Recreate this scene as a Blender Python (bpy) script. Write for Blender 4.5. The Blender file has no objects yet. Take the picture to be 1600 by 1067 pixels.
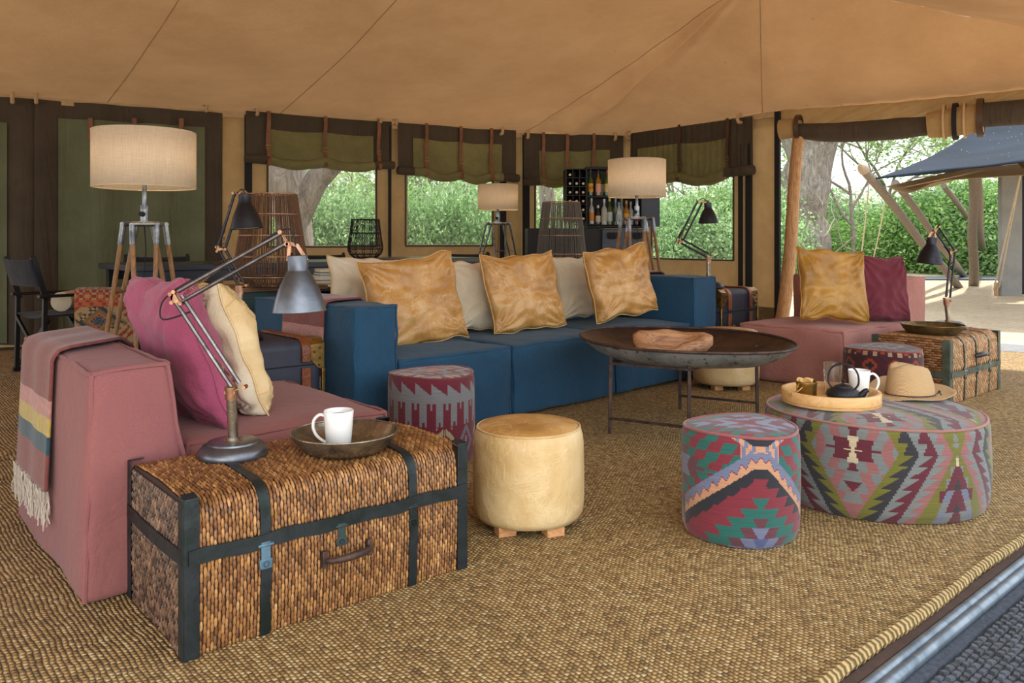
import bpy, bmesh, math, random
import numpy as np
from mathutils import Vector, Matrix, noise, Quaternion
PI = math.pi
R = math.radians
rnd = random.Random(7)
scene = bpy.context.scene
COL = scene.collection

# ------------------------------------------------------------------ camera
F = 1240.0
HZ = 378.0
CH = 1.1
cd = bpy.data.cameras.new('camera')
cam = bpy.data.objects.new('camera', cd)
COL.objects.link(cam)
cam.location = (0, 0, CH)
cam.rotation_euler = (R(90), 0, 0)
cd.sensor_width = 36
cd.lens = 36 * F / 1600
cd.shift_y = -(533.5 - HZ) / 1600
cd.clip_start = 0.05
cd.clip_end = 400
scene.camera = cam

# ------------------------------------------------------------------ world, sun, exposure
w = bpy.data.worlds.new('sky')
scene.world = w
w.use_nodes = True
wn = w.node_tree
bg = wn.nodes['Background']
bg.inputs[0].default_value = (0.90, 0.95, 1.0, 1)
bg.inputs[1].default_value = 2.0
sd = bpy.data.lights.new('sun', 'SUN')
sd.energy = 6.5
sd.angle = R(2.5)
sd.color = (1.0, 0.93, 0.82)
sun = bpy.data.objects.new('sun', sd)
COL.objects.link(sun)
sun.rotation_euler = (R(-26), R(20), 0)       # high, from behind the tent and the right
def area(name, loc, target, sx, sy, energy, color):
    d = bpy.data.lights.new(name, 'AREA')
    d.shape = 'RECTANGLE'
    d.size = sx
    d.size_y = sy
    d.energy = energy
    d.color = color
    o = bpy.data.objects.new(name, d)
    COL.objects.link(o)
    o.location = loc
    o.rotation_euler = (Vector(target) - Vector(loc)).to_track_quat('-Z', 'Y').to_euler()
    return o
area('front_fill', (2.2, -2.6, 3.4), (0.6, 4.5, 0.4), 6, 3, 90, (1.0, 0.97, 0.93))  # added fill lamp behind the camera, boosts the light from the open front
area('roof_fill', (-0.5, 0.2, 0.35), (0.6, 6.5, 3.6), 3.5, 1.5, 45, (1.0, 0.9, 0.75))  # added unseen fill lamp near the floor, aimed up to brighten the roof
scene.view_settings.view_transform = 'Standard'
scene.view_settings.look = 'None'
scene.view_settings.gamma = 1
scene.view_settings.use_curve_mapping = False
scene.view_settings.exposure = 0.17
scene.cycles.max_bounces = 8
scene.cycles.transparent_max_bounces = 12
scene.cycles.caustics_reflective = False
scene.cycles.caustics_refractive = False

# ------------------------------------------------------------------ helpers
def hx(s, a=1.0):
    s = s.lstrip('#')
    c = [int(s[i:i + 2], 16) / 255 for i in (0, 2, 4)]
    c = [x / 12.92 if x <= .04045 else ((x + .055) / 1.055) ** 2.4 for x in c]
    return (c[0], c[1], c[2], a)
def W(px, py, d):
    return Vector(((px - 800) / F * d, d, CH - (py - HZ) / F * d))
def G(px, py, z=0.0):
    d = (CH - z) * F / (py - HZ)
    return Vector(((px - 800) / F * d, d, z))
def fr(ang, origin=(0, 0)):
    """frame: local (x, y) -> world, x axis at ang degrees"""
    c, s = math.cos(R(ang)), math.sin(R(ang))
    return lambda x, y, z=0.0: Vector((origin[0] + c * x - s * y, origin[1] + s * x + c * y, z))
UA = 41.0

class NT:
    def __init__(self, name):
        self.m = bpy.data.materials.new(name)
        self.m.use_nodes = True
        self.t = self.m.node_tree
        self.t.nodes.clear()
        self.out = self.t.nodes.new('ShaderNodeOutputMaterial')
    def n(self, typ, props=None, **ins):
        nd = self.t.nodes.new('ShaderNode' + typ)
        for k, v in (props or {}).items():
            setattr(nd, k, v)
        for k, v in ins.items():
            if k[0] == 'i' and k[1:].isdigit():
                s = nd.inputs[int(k[1:])]
            else:
                s = nd.inputs[k.replace('_', ' ')]
            if isinstance(v, bpy.types.NodeSocket):
                self.t.links.new(v, s)
            else:
                s.default_value = v
        return nd
    def math(self, op, a, b=0.0, c=None):
        nd = self.n('Math', {'operation': op}, i0=a, i1=b)
        if c is not None:
            if isinstance(c, bpy.types.NodeSocket): self.t.links.new(c, nd.inputs[2])
            else: nd.inputs[2].default_value = c
        return nd.outputs[0]
    def mix(self, fac, a, b, blend='MIX'):
        nd = self.t.nodes.new('ShaderNodeMix')
        nd.data_type = 'RGBA'
        nd.blend_type = blend
        for s, v in ((nd.inputs[0], fac), (nd.inputs[6], a), (nd.inputs[7], b)):
            if isinstance(v, bpy.types.NodeSocket): self.t.links.new(v, s)
            else: s.default_value = v
        return nd.outputs[2]
    def ramp(self, fac, stops, interp='LINEAR'):
        nd = self.t.nodes.new('ShaderNodeValToRGB')
        nd.color_ramp.interpolation = interp
        e = nd.color_ramp.elements
        while len(e) < len(stops): e.new(0.5)
        for i, (p, c) in enumerate(stops):
            e[i].position = p
            e[i].color = c if len(c) == 4 else (*c, 1)
        self.t.links.new(fac, nd.inputs[0])
        return nd.outputs[0]
    def coord(self, scale=(1, 1, 1), kind='Object', rot=(0, 0, 0)):
        tc = self.n('TexCoord')
        mp = self.n('Mapping', None, Vector=tc.outputs[kind], Scale=scale, Rotation=rot)
        return mp.outputs[0]
    def noise(self, vec, scale, detail=3.0, rough=.55, dist=0.0):
        return self.n('TexNoise', None, Vector=vec, Scale=scale, Detail=detail, Roughness=rough, Distortion=dist)
    def bump(self, h, strength=.4, dist=.01, normal=None):
        nd = self.n('Bump', None, Height=h, Strength=strength, Distance=dist)
        if normal is not None: self.t.links.new(normal, nd.inputs['Normal'])
        return nd.outputs[0]
    def bsdf(self, **ins):
        b = self.n('BsdfPrincipled', None, **ins)
        self.t.links.new(b.outputs[0], self.out.inputs[0])
        return b
def g3(v): return (v, v, v, 1)

def m_fabric(name, c, c2=None, rough=.95, mott=2.5, weave=900, bump=.25, wrinkle=.25, wscale=5, sheen=.3):
    N = NT(name)
    co = N.coord()
    c = hx(c); c2 = hx(c2) if c2 else tuple(x * .72 for x in c[:3]) + (1,)
    f = N.ramp(N.noise(co, mott, 5, .65).outputs[0], [(.36, g3(0)), (.66, g3(1))])
    col = N.mix(f, c, c2)
    fine = N.noise(co, 260, 2).outputs[0]
    col = N.mix(N.ramp(fine, [(.3, g3(0)), (.8, g3(.32))]), col, tuple(min(1, x * 1.6) for x in c[:3]) + (1,))
    wx = N.n('TexWave', {'wave_type': 'BANDS', 'bands_direction': 'DIAGONAL'}, Vector=co, Scale=weave / 6.28, Distortion=2.0, Detail=1.0).outputs[1]
    n1 = N.bump(wx, bump, .001)
    wr = N.noise(co, wscale, 4, .6, 1.2).outputs[0]
    n2 = N.bump(wr, wrinkle, .05, n1)
    N.bsdf(Base_Color=col, Roughness=rough, Normal=n2, Sheen_Weight=sheen, Sheen_Roughness=.5)
    return N.m
def m_plain(name, c, rough=.6, metal=0.0, var=.2, scale=8, bump=.1, c2=None, bscale=40, spec=.5, coat=0.0, emit=None):
    N = NT(name)
    co = N.coord()
    cc = hx(c)
    k2 = hx(c2) if c2 else tuple(x * (1 - var) for x in cc[:3]) + (1,)
    f = N.ramp(N.noise(co, scale, 5, .6).outputs[0], [(.35, g3(0)), (.65, g3(1))])
    col = N.mix(f, cc, k2)
    b = N.bump(N.noise(co, bscale, 4).outputs[0], bump, .01)
    s = N.bsdf(Base_Color=col, Roughness=rough, Metallic=metal, Normal=b)
    s.inputs['Specular IOR Level'].default_value = spec
    s.inputs['Coat Weight'].default_value = coat
    return N.m
def m_metal(name, c, c2, rough=.35, scale=9, bump=.15, metal=.9):
    N = NT(name)
    co = N.coord()
    nz = N.noise(co, scale, 6, .7, .6).outputs[0]
    f = N.ramp(nz, [(.4, g3(0)), (.62, g3(1))])
    col = N.mix(f, hx(c), hx(c2))
    rr = N.math('MULTIPLY_ADD', nz, .35, rough - .12)
    b = N.bump(N.noise(co, scale * 5, 3).outputs[0], bump, .004)
    N.bsdf(Base_Color=col, Roughness=rr, Metallic=metal, Normal=b)
    return N.m
def m_leather(name, c, pale, dark, crease=.55, rough=.42):
    N = NT(name)
    co = N.coord()
    nz = N.noise(co, 3.2, 6, .62, .4).outputs[0]
    col = N.ramp(nz, [(.3, hx(dark)), (.5, hx(c)), (.76, hx(pale))])
    warp = N.noise(co, 9, 3).outputs[1]
    wv = N.n('VectorMath', {'operation': 'MULTIPLY_ADD'}, i0=warp, i1=(.12, .12, .12), i2=co).outputs[0]
    vo = N.n('TexVoronoi', {'feature': 'DISTANCE_TO_EDGE'}, Vector=wv, Scale=17.0).outputs[0]
    v2 = N.n('TexVoronoi', {'feature': 'DISTANCE_TO_EDGE'}, Vector=wv, Scale=6.0).outputs[0]
    l1 = N.ramp(vo, [(0, g3(1)), (.035, g3(0))])
    l2 = N.ramp(v2, [(0, g3(1)), (.018, g3(0))])
    msk = N.ramp(N.noise(co, 5, 3).outputs[0], [(.42, g3(0)), (.62, g3(1))])
    l = N.math('MULTIPLY', N.math('MAXIMUM', N.math('MULTIPLY', l1, .7), l2), N.math('MULTIPLY', msk, crease))
    col = N.mix(l, col, hx(pale))
    b1 = N.bump(N.noise(co, 7, 5, .6, 1.4).outputs[0], .35, .03)
    b2 = N.bump(N.noise(co, 160, 2).outputs[0], .12, .002, b1)
    N.bsdf(Base_Color=col, Roughness=rough, Normal=b2)
    return N.m
def m_attr(name, rough=.9, streak=.35, sdir=(4, 4, 160), bump=.3, metal=0.0, dust=0.0, sheen=0.2):
    N = NT(name)
    at = N.n('Attribute', {'attribute_name': 'tint'}).outputs[0]
    co = N.coord(scale=sdir)
    nz = N.noise(co, 1.6, 3).outputs[0]
    f = N.ramp(nz, [(.3, g3(1 - streak)), (.7, g3(1 + 0 * streak))])
    col = N.mix(1.0, at, f, 'MULTIPLY')
    b = N.bump(nz, bump, .004)
    N.bsdf(Base_Color=col, Roughness=rough, Metallic=metal, Normal=b, Sheen_Weight=sheen)
    return N.m
def m_wood(name, c, c2, rough=.5, along='Z', scale=6):
    N = NT(name)
    sc = {'X': (1, 9, 9), 'Y': (9, 1, 9), 'Z': (9, 9, 1)}[along]
    co = N.coord(scale=sc)
    nz = N.noise(co, scale, 6, .6, 1.5).outputs[0]
    col = N.ramp(nz, [(.32, hx(c2)), (.62, hx(c))])
    N.bsdf(Base_Color=col, Roughness=rough, Normal=N.bump(nz, .2, .004))
    return N.m
def m_cloth_through(name, c, c2=None, trans=.35, mott=1.4, wr=.4, wsc=(3, 3, 3), rough=.95, bscale=3.0, stain=True):
    N = NT(name)
    co = N.coord(scale=wsc)
    cc = hx(c); k = hx(c2) if c2 else tuple(x * .8 for x in cc[:3]) + (1,)
    f = N.ramp(N.noise(N.coord(), mott, 6, .7).outputs[0], [(.35, g3(0)), (.7, g3(1))])
    col = N.mix(f, cc, k)
    if stain:
        sp = N.ramp(N.noise(N.coord(), 6.5, 3, .5).outputs[0], [(.74, g3(0)), (.78, g3(.35))])
        col = N.mix(sp, col, hx('#5a4030'))
    wv = N.n('TexWave', {'bands_direction': 'DIAGONAL'}, Vector=N.coord(), Scale=160.0, Distortion=1.0).outputs[1]
    b0 = N.bump(wv, .1, .001)
    b = N.bump(N.noise(co, bscale, 4, .55, 1.0).outputs[0], wr, .05, b0)
    p = N.n('BsdfPrincipled', None, Base_Color=col, Roughness=rough, Normal=b)
    tr = N.n('BsdfTranslucent', None, Color=col)
    mx = N.n('MixShader', None, i0=trans, i1=p.outputs[0], i2=tr.outputs[0])
    N.t.links.new(mx.outputs[0], N.out.inputs[0])
    return N.m

class MB:
    def __init__(self):
        self.v = []; self.f = []; self.mi = []; self.c = []
    def add(self, vs, fs, mi=0, col=None):
        o = len(self.v)
        self.v.extend([tuple(x) for x in vs])
        for f in fs:
            self.f.append(tuple(i + o for i in f))
            self.mi.append(mi)
            self.c.append(col)
        return self
    def box(self, c, s, M=None, mi=0, col=None):
        hx_, hy, hz = s[0] / 2, s[1] / 2, s[2] / 2
        vs = [Vector((x * hx_, y * hy, z * hz)) for x in (-1, 1) for y in (-1, 1) for z in (-1, 1)]
        if M is not None: vs = [M @ p for p in vs]
        vs = [p + Vector(c) for p in vs]
        return self.add(vs, [(0, 1, 3, 2), (4, 6, 7, 5), (0, 4, 5, 1), (2, 3, 7, 6), (0, 2, 6, 4), (1, 5, 7, 3)], mi, col)
    def bar(self, a, b, wd, th, up=(0, 0, 1), mi=0, col=None):
        a, b = Vector(a), Vector(b)
        d = (b - a); L = d.length; d.normalize()
        up = Vector(up)
        s = d.cross(up)
        if s.length < 1e-4: s = d.cross(Vector((1, 0, 0)))
        s.normalize(); u = s.cross(d)
        M = Matrix((s, d, u)).transposed()
        return self.box((a + b) / 2, (wd, L, th), M, mi, col)
    def tube(self, pts, r, seg=8, closed=False, caps=True, mi=0, col=None, sq=1.0):
        pts = [Vector(p) for p in pts]
        n = len(pts)
        rs = r if isinstance(r, (list, tuple)) else [r] * n
        tans = []
        for i in range(n):
            if closed: t = pts[(i + 1) % n] - pts[i - 1]
            else: t = pts[min(i + 1, n - 1)] - pts[max(i - 1, 0)]
            if t.length < 1e-9: t = Vector((0, 0, 1))
            tans.append(t.normalized())
        ref = Vector((0, 0, 1)) if abs(tans[0].z) < .9 else Vector((1, 0, 0))
        nrm = (ref - tans[0] * ref.dot(tans[0])).normalized()
        vs, fs = [], []
        for i in range(n):
            nrm = nrm - tans[i] * nrm.dot(tans[i])
            if nrm.length < 1e-6: nrm = tans[i].orthogonal()
            nrm.normalize()
            bn = tans[i].cross(nrm)
            for k in range(seg):
                a = 2 * PI * k / seg
                vs.append(pts[i] + (nrm * math.cos(a) * sq + bn * math.sin(a)) * rs[i])
        m = n if closed else n - 1
        for i in range(m):
            j = (i + 1) % n
            for k in range(seg):
                k2 = (k + 1) % seg
                fs.append((i * seg + k, i * seg + k2, j * seg + k2, j * seg + k))
        if caps and not closed:
            fs.append(tuple(range(seg - 1, -1, -1)))
            fs.append(tuple((n - 1) * seg + k for k in range(seg)))
        return self.add(vs, fs, mi, col)
    def lathe(self, prof, seg=32, c=(0, 0, 0), M=None, mi=0, col=None, f=None):
        vs, fs = [], []
        for i, (r, z) in enumerate(prof):
            for k in range(seg):
                a = 2 * PI * k / seg
                p = Vector((r * math.cos(a), r * math.sin(a), z))
                if f: p = f(p, i, a)
                if M is not None: p = M @ p
                vs.append(p + Vector(c))
        n = len(prof)
        for i in range(n - 1):
            for k in range(seg):
                k2 = (k + 1) % seg
                fs.append((i * seg + k, i * seg + k2, (i + 1) * seg + k2, (i + 1) * seg + k))
        return self.add(vs, fs, mi, col)
    def ribbon(self, pts, nrms, wid, thick, mi=0, colf=None, side=None):
        """a strip lying on a surface: pts on the surface, nrms the outward normals"""
        pts = [Vector(p) for p in pts]; nrms = [Vector(x).normalized() for x in nrms]
        n = len(pts); vs = []
        for i in range(n):
            t = (pts[min(i + 1, n - 1)] - pts[max(i - 1, 0)]).normalized()
            s = (Vector(side) if side else t.cross(nrms[i])).normalized()
            wv = (wid[i] if isinstance(wid, (list, tuple)) else wid) / 2
            for a, b in ((-1, 0), (1, 0), (1, 1), (-1, 1)):
                vs.append(pts[i] + s * wv * a + nrms[i] * thick * b)
        fs = []
        for i in range(n - 1):
            for k in range(4):
                k2 = (k + 1) % 4
                fs.append((i * 4 + k, i * 4 + k2, (i + 1) * 4 + k2, (i + 1) * 4 + k))
        fs += [(3, 2, 1, 0), tuple((n - 1) * 4 + k for k in range(4))]
        o = len(self.f)
        self.add(vs, fs, mi)
        if colf:
            for i in range(n - 1):
                for k in range(4): self.c[o + i * 4 + k] = colf(i / (n - 1))
            self.c[-2] = colf(0); self.c[-1] = colf(1)
        return self
    def grid(self, fn, nu, nv, mi=0, colf=None, closeu=False, flip=False):
        vs = [fn(i / nu, j / nv) for j in range(nv + 1) for i in range(nu + (0 if closeu else 1))]
        st = nu if closeu else nu + 1
        o = len(self.f)
        fs = []
        for j in range(nv):
            for i in range(nu):
                i2 = (i + 1) % st
                q = (j * st + i, j * st + i2, (j + 1) * st + i2, (j + 1) * st + i)
                fs.append(q[::-1] if flip else q)
        self.add(vs, fs, mi)
        if colf:
            k = o
            for j in range(nv):
                for i in range(nu):
                    self.c[k] = colf((i + .5) / nu, (j + .5) / nv); k += 1
        return self
    def build(self, name, mats, parent=None, loc=(0, 0, 0), rz=0.0, smooth=True, angle=40, bevel=0.0, bseg=2, sub=0, solid=0.0):
        me = bpy.data.meshes.new(name)
        me.from_pydata(self.v, [], self.f)
        if not isinstance(mats, (list, tuple)): mats = [mats]
        for m in mats: me.materials.append(m)
        if len(mats) > 1:
            me.polygons.foreach_set('material_index', self.mi)
        if any(c is not None for c in self.c):
            at = me.color_attributes.new('tint', 'FLOAT_COLOR', 'CORNER')
            arr = []
            for f, c in zip(self.f, self.c):
                c = c or (1, 1, 1, 1)
                arr.extend(list(c if len(c) == 4 else (*c, 1)) * len(f))
            at.data.foreach_set('color', arr)
        if smooth:
            me.polygons.foreach_set('use_smooth', [True] * len(me.polygons))
            if angle < 180: me.set_sharp_from_angle(angle=R(angle))
        me.update()
        o = bpy.data.objects.new(name, me)
        COL.objects.link(o)
        o.parent = parent
        o.location = loc
        o.rotation_euler = (0, 0, rz)
        if bevel:
            b = o.modifiers.new('bevel', 'BEVEL'); b.width = bevel; b.segments = bseg; b.limit_method = 'ANGLE'
            b.harden_normals = False
        if solid:
            b = o.modifiers.new('thick', 'SOLIDIFY'); b.thickness = solid; b.offset = 0
        if sub:
            b = o.modifiers.new('sub', 'SUBSURF'); b.levels = sub; b.render_levels = sub
        return o
def tag(o, label=None, cat=None, group=None, kind=None):
    if label: o['label'] = label
    if cat: o['category'] = cat
    if group: o['group'] = group
    if kind: o['kind'] = kind
    return o
def thing(name, loc, rz, label, cat, group=None):
    o = bpy.data.objects.new(name, None)
    COL.objects.link(o)
    o.empty_display_size = .1
    o.location = loc
    o.rotation_euler = (0, 0, rz)
    return tag(o, label, cat, group)
def struct(o): o['kind'] = 'structure'; return o
def kids(o): return [c for c in bpy.data.objects if c.parent == o]
def dup(root, loc=None, rz=None, label=None, group=None, scale=None):
    def cp(o, par):
        c = o.copy(); COL.objects.link(c); c.parent = par
        for ch in o.children: cp(ch, c)
        return c
    r = cp(root, None)
    if loc is not None: r.location = loc
    if rz is not None: r.rotation_euler = (0, 0, rz)
    if scale is not None: r.scale = scale
    if label: r['label'] = label
    if group: r['group'] = group
    return r
def nz(p, s=1.0, seed=0.0):
    return noise.noise(Vector((p[0] * s + seed, p[1] * s + seed * .7, p[2] * s - seed)))
def circle(c, r, z, n=32, a0=0.0):
    return [Vector((c[0] + r * math.cos(a0 + 2 * PI * k / n), c[1] + r * math.sin(a0 + 2 * PI * k / n), z)) for k in range(n)]
def lerp(a, b, t): return a + (b - a) * t
def arc(p0, p1, sag, n=12):
    p0, p1 = Vector(p0), Vector(p1)
    return [p0.lerp(p1, i / n) + Vector((0, 0, -4 * sag * (i / n) * (1 - i / n))) for i in range(n + 1)]
def smooth_path(pts, n=6):
    pts = [Vector(p) for p in pts]; out = []
    for i in range(len(pts) - 1):
        p0 = pts[max(i - 1, 0)]; p1 = pts[i]; p2 = pts[i + 1]; p3 = pts[min(i + 2, len(pts) - 1)]
        for k in range(n):
            t = k / n
            out.append(.5 * ((2 * p1) + (p2 - p0) * t + (2 * p0 - 5 * p1 + 4 * p2 - p3) * t * t + (3 * p1 - p0 - 3 * p2 + p3) * t ** 3))
    out.append(pts[-1])
    return out
def soft_box(sx, sy, sz, r, n=14, fn=None, disp=.004, dsc=4.0, seed=0.0):
    """rounded box standing on z = 0, centred in x and y, with gently uneven cloth faces"""
    def ax(s):
        m = s / 2
        e = [0, .25, .6, 1.0]
        inner = [-m + r + (2 * m - 2 * r) * k / n for k in range(n + 1)]
        return [-m + r * (1 - math.cos(t * PI / 2)) * 1.0 if t < 1 else -m + r for t in (0, .33, .66)] + inner + [m - r * (1 - math.cos(t * PI / 2)) for t in (.66, .33, 0)]
    X, Y, Z = ax(sx), ax(sy), ax(sz)
    mb = MB()
    def face(A, B, mk, flip):
        na, nb = len(A), len(B)
        vs = [mk(a, b) for b in B for a in A]
        fs = []
        for j in range(nb - 1):
            for i in range(na - 1):
                q = (j * na + i, j * na + i + 1, (j + 1) * na + i + 1, (j + 1) * na + i)
                fs.append(q[::-1] if flip else q)
        mb.add(vs, fs)
    hx_, hy, hz = sx / 2, sy / 2, sz / 2
    face(X, Y, lambda a, b: (a, b, hz), False); face(X, Y, lambda a, b: (a, b, -hz), True)
    face(X, Z, lambda a, b: (a, -hy, b), False); face(X, Z, lambda a, b: (a, hy, b), True)
    face(Y, Z, lambda a, b: (hx_, a, b), False); face(Y, Z, lambda a, b: (-hx_, a, b), True)
    out = []
    for p in mb.v:
        p = Vector(p)
        q = Vector((max(-hx_ + r, min(hx_ - r, p.x)), max(-hy + r, min(hy - r, p.y)), max(-hz + r, min(hz - r, p.z))))
        d = p - q
        if d.length > 1e-6: p = q + d.normalized() * r
        nn = d.normalized() if d.length > 1e-6 else Vector((0, 0, 0))
        p = p + nn * nz(p, dsc, seed) * disp * 2
        p.z += hz
        if fn: p = fn(p)
        out.append(tuple(p))
    mb.v = out
    return mb
def weld(o, d=.0004):
    m = o.modifiers.new('weld', 'WELD'); m.merge_threshold = d
    return o
# ------------------------------------------------------------------ shell materials
M = {}
M['roof'] = m_cloth_through('roof_canvas', '#b28b62', '#a17b54', .12, 1.1, .25)
M['canvas'] = m_cloth_through('beige_canvas', '#b89a6c', '#a08358', .10, 1.6, .35, stain=False)
M['canvas_low'] = m_cloth_through('beige_canvas_base', '#7d6c4e', '#6c5c40', .05, 1.6, .35, stain=False)
M['curtain'] = m_cloth_through('dark_curtain', '#50463a', '#443b30', .04, 2, 1.0, stain=False, wsc=(1.6, 1.6, .22))
M['curtain_green'] = m_cloth_through('green_curtain', '#7f8668', '#6d7458', .30, 2, 1.0, stain=False, wsc=(1.6, 1.6, .22))
M['roll_green'] = m_cloth_through('olive_roll', '#858257', '#706c45', .10, 3, .5, stain=False)
M['black'] = m_plain('black_webbing', '#141519', .8, bump=.1)
M['blacksteel'] = m_plain('black_steel', '#1b1c20', .45, .3)
M['strap'] = m_leather('strap_leather', '#7a4a2c', '#9a6238', '#5a3420', .3, .5)
M['darkstrap'] = m_leather('dark_strap_leather', '#4a3426', '#5e4330', '#2e2018', .3, .5)
M['brass'] = m_metal('brass', '#b08d4e', '#7d6234', .32, 14)
M['copper'] = m_metal('copper', '#b38a70', '#87644c', .36, 18)
M['steel'] = m_metal('brushed_steel', '#8f9296', '#5c6064', .30, 12)
M['rust'] = m_metal('rusted_iron', '#5a463f', '#3b302e', .55, 12, .3, .6)
M['galv'] = m_metal('galvanised', '#8d9aa6', '#6b7986', .42, 10, .2, .75)
M['pole'] = m_wood('pale_pole_wood', '#c59a6a', '#8d6238', .6)
M['greypole'] = m_wood('grey_pole_wood', '#8a7f74', '#5f564e', .8)
M['brownstrip'] = m_plain('brown_sill', '#4b3730', .75, 0, .35, 20, .3)
M['deck'] = m_plain('dark_floor', '#4f473e', .9, 0, .3, 3, .2)
M['toggle'] = m_plain('toggle_webbing', '#c8ab84', .85)

def m_net():
    N = NT('window_net')
    d = N.n('BsdfDiffuse', None, Color=hx('#c9d2cc'))
    t = N.n('BsdfTransparent')
    mx = N.n('MixShader', None, i0=.2, i1=t.outputs[0], i2=d.outputs[0])
    N.t.links.new(mx.outputs[0], N.out.inputs[0])
    return N.m
M['net'] = m_net()

def m_rug(name, ca, cb, cc, wu=.0165, wv=.021, wob=.03):
    N = NT(name)
    co = N.coord()
    big = N.noise(co, 1.3, 2).outputs[1]
    sm = N.noise(co, 22, 2).outputs[1]
    v = N.n('VectorMath', {'operation': 'MULTIPLY_ADD'}, i0=big, i1=(wob * 3, wob * 3, 0), i2=co).outputs[0]
    v = N.n('VectorMath', {'operation': 'MULTIPLY_ADD'}, i0=sm, i1=(.012, .012, 0), i2=v).outputs[0]
    s = N.n('SeparateXYZ', None, i0=v)
    u = N.math('DIVIDE', s.outputs[0], wu)
    ui = N.math('FLOOR', u)
    off = N.math('MULTIPLY', N.math('MODULO', ui, 2.0), .5)
    q = N.math('ADD', N.math('DIVIDE', s.outputs[1], wv), off)
    qi = N.math('FLOOR', q)
    pu = N.math('ABSOLUTE', N.math('SINE', N.math('MULTIPLY', u, PI)))
    pq = N.math('ABSOLUTE', N.math('SINE', N.math('MULTIPLY', q, PI)))
    h = N.math('MULTIPLY', N.math('POWER', pu, .6), N.math('MULTIPLY_ADD', N.math('POWER', pq, .5), .6, .4))
    cell = N.n('CombineXYZ', None, i0=ui, i1=qi, i2=0.0).outputs[0]
    wn_ = N.n('TexWhiteNoise', {'noise_dimensions': '3D'}, Vector=cell).outputs[0]
    base = N.ramp(wn_, [(0, hx(cc)), (.35, hx(cb)), (.8, hx(ca)), (1, hx('#d0b885'))])
    patch = N.ramp(N.noise(co, .9, 4, .6).outputs[0], [(.35, g3(.84)), (.7, g3(1.04))])
    col = N.mix(1.0, base, patch, 'MULTIPLY')
    gap = N.ramp(h, [(.1, g3(.14)), (.62, g3(1.06))])
    col = N.mix(.85, col, N.mix(1.0, col, gap, 'MULTIPLY'))
    b = N.bump(h, 1.0, .012)
    N.bsdf(Base_Color=col, Roughness=.75, Normal=b)
    return N.m
M['rug'] = m_rug('sisal_rug', '#c2a068', '#ad8b53', '#866a40', .0138, .0165)
M['rug2'] = m_rug('far_sisal_rug', '#bb9a64', '#a38352', '#846840')
N = NT('rug_rope'); co = N.coord()
wv0 = N.n('TexWave', {'bands_direction': 'X'}, Vector=co, Scale=13.0, Distortion=3.5, Detail=2.0).outputs[1]
N.bsdf(Base_Color=N.ramp(wv0, [(.12, hx('#5e4c2a')), (.45, hx('#a98d58')), (.9, hx('#c4a871'))]), Roughness=.75, Normal=N.bump(wv0, 1.0, .01)); M['rope'] = N.m
M['mat'] = m_attr('slate_mat', .75, .45, (200, 200, 200), .4)
def m_sand():
    N = NT('sand_ground')
    co = N.coord()
    n1 = N.noise(co, .6, 8, .65).outputs[0]
    n2 = N.noise(co, 14, 6, .7).outputs[0]
    col = N.ramp(n1, [(.3, hx('#a8957c')), (.55, hx('#c4b196')), (.75, hx('#cdbfa6'))])
    col = N.mix(N.ramp(n2, [(.35, g3(.5)), (.6, g3(0))]), col, hx('#8c7a62'))
    N.bsdf(Base_Color=col, Roughness=.95, Normal=N.bump(n2, .6, .05))
    return N.m
M['sand'] = m_sand()

# ------------------------------------------------------------------ outside ground
def gz(x, y):
    return -.085 + max(0.0, y - 11.5) * .034 + .02 * noise.noise(Vector((x * .3, y * .3, 0)))
mb = MB()
mb.grid(lambda a, b: (-45 + 110 * a, -25 + 125 * b, gz(-45 + 110 * a, -25 + 125 * b)), 80, 90)
g = mb.build('ground', M['sand']); g['kind'] = 'structure'

# ------------------------------------------------------------------ tent plan
EH = 2.65
PA0 = (-0.6032 * 8.5, 8.5)      # wall seam at x 52
PC = (0.13, 11.33)              # corner of the two walls
PB = (1.67, 11.6)
PD = (3.15, 9.4)
PE = (5.16, 8.0)
PF = (6.6, 7.0)
dA = (Vector(PC) - Vector(PA0)).normalized()
PZ = tuple(Vector(PA0) - dA * 5.2)
APEX = Vector((2.34, 7.5, 3.66))
def onwall(P0, P1, px, py, off=0.0):
    """point of the wall P0-P1 seen at a pixel; off = distance in front of it (towards the room)"""
    p0 = Vector(P0); p1 = Vector(P1)
    d = (p1 - p0).normalized(); n = Vector((d.y, -d.x))
    p0 = p0 + n * off
    k = (px - 800) / F
    # p0.x + t d.x = k (p0.y + t d.y)
    t = (k * p0.y - p0.x) / (d.x - k * d.y)
    y = p0.y + t * d.y
    return Vector((p0.x + t * d.x, y, CH - (py - HZ) / F * y))
# floor slab and rugs
def poly_slab(name, pts, z0, z1, mat, rz=0, origin=(0, 0), parent=None, bev=0):
    mb = MB(); n = len(pts)
    c, s = math.cos(-rz), math.sin(-rz)
    q = [((x - origin[0]) * c - (y - origin[1]) * s, (x - origin[0]) * s + (y - origin[1]) * c) for x, y in pts]
    mb.add([(x, y, z0) for x, y in q] + [(x, y, z1) for x, y in q],
           [tuple(range(n - 1, -1, -1)), tuple(range(n, 2 * n))] + [(i, (i + 1) % n, n + (i + 1) % n, n + i) for i in range(n)])
    return mb.build(name, mat, parent, (origin[0], origin[1], 0), rz, smooth=False, bevel=bev)
U = fr(UA)
def uv(u, v, z=0.0): return U(u, v, z)
e0 = uv(-3.2, .942); e1 = uv(9.3, .942)
poly_slab('floor', [(e0.x, e0.y), (e1.x, e1.y), PF, PE, PD, PB, PC, PA0, PZ], -.045, -.012, M['deck'])['kind'] = 'structure'
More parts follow.
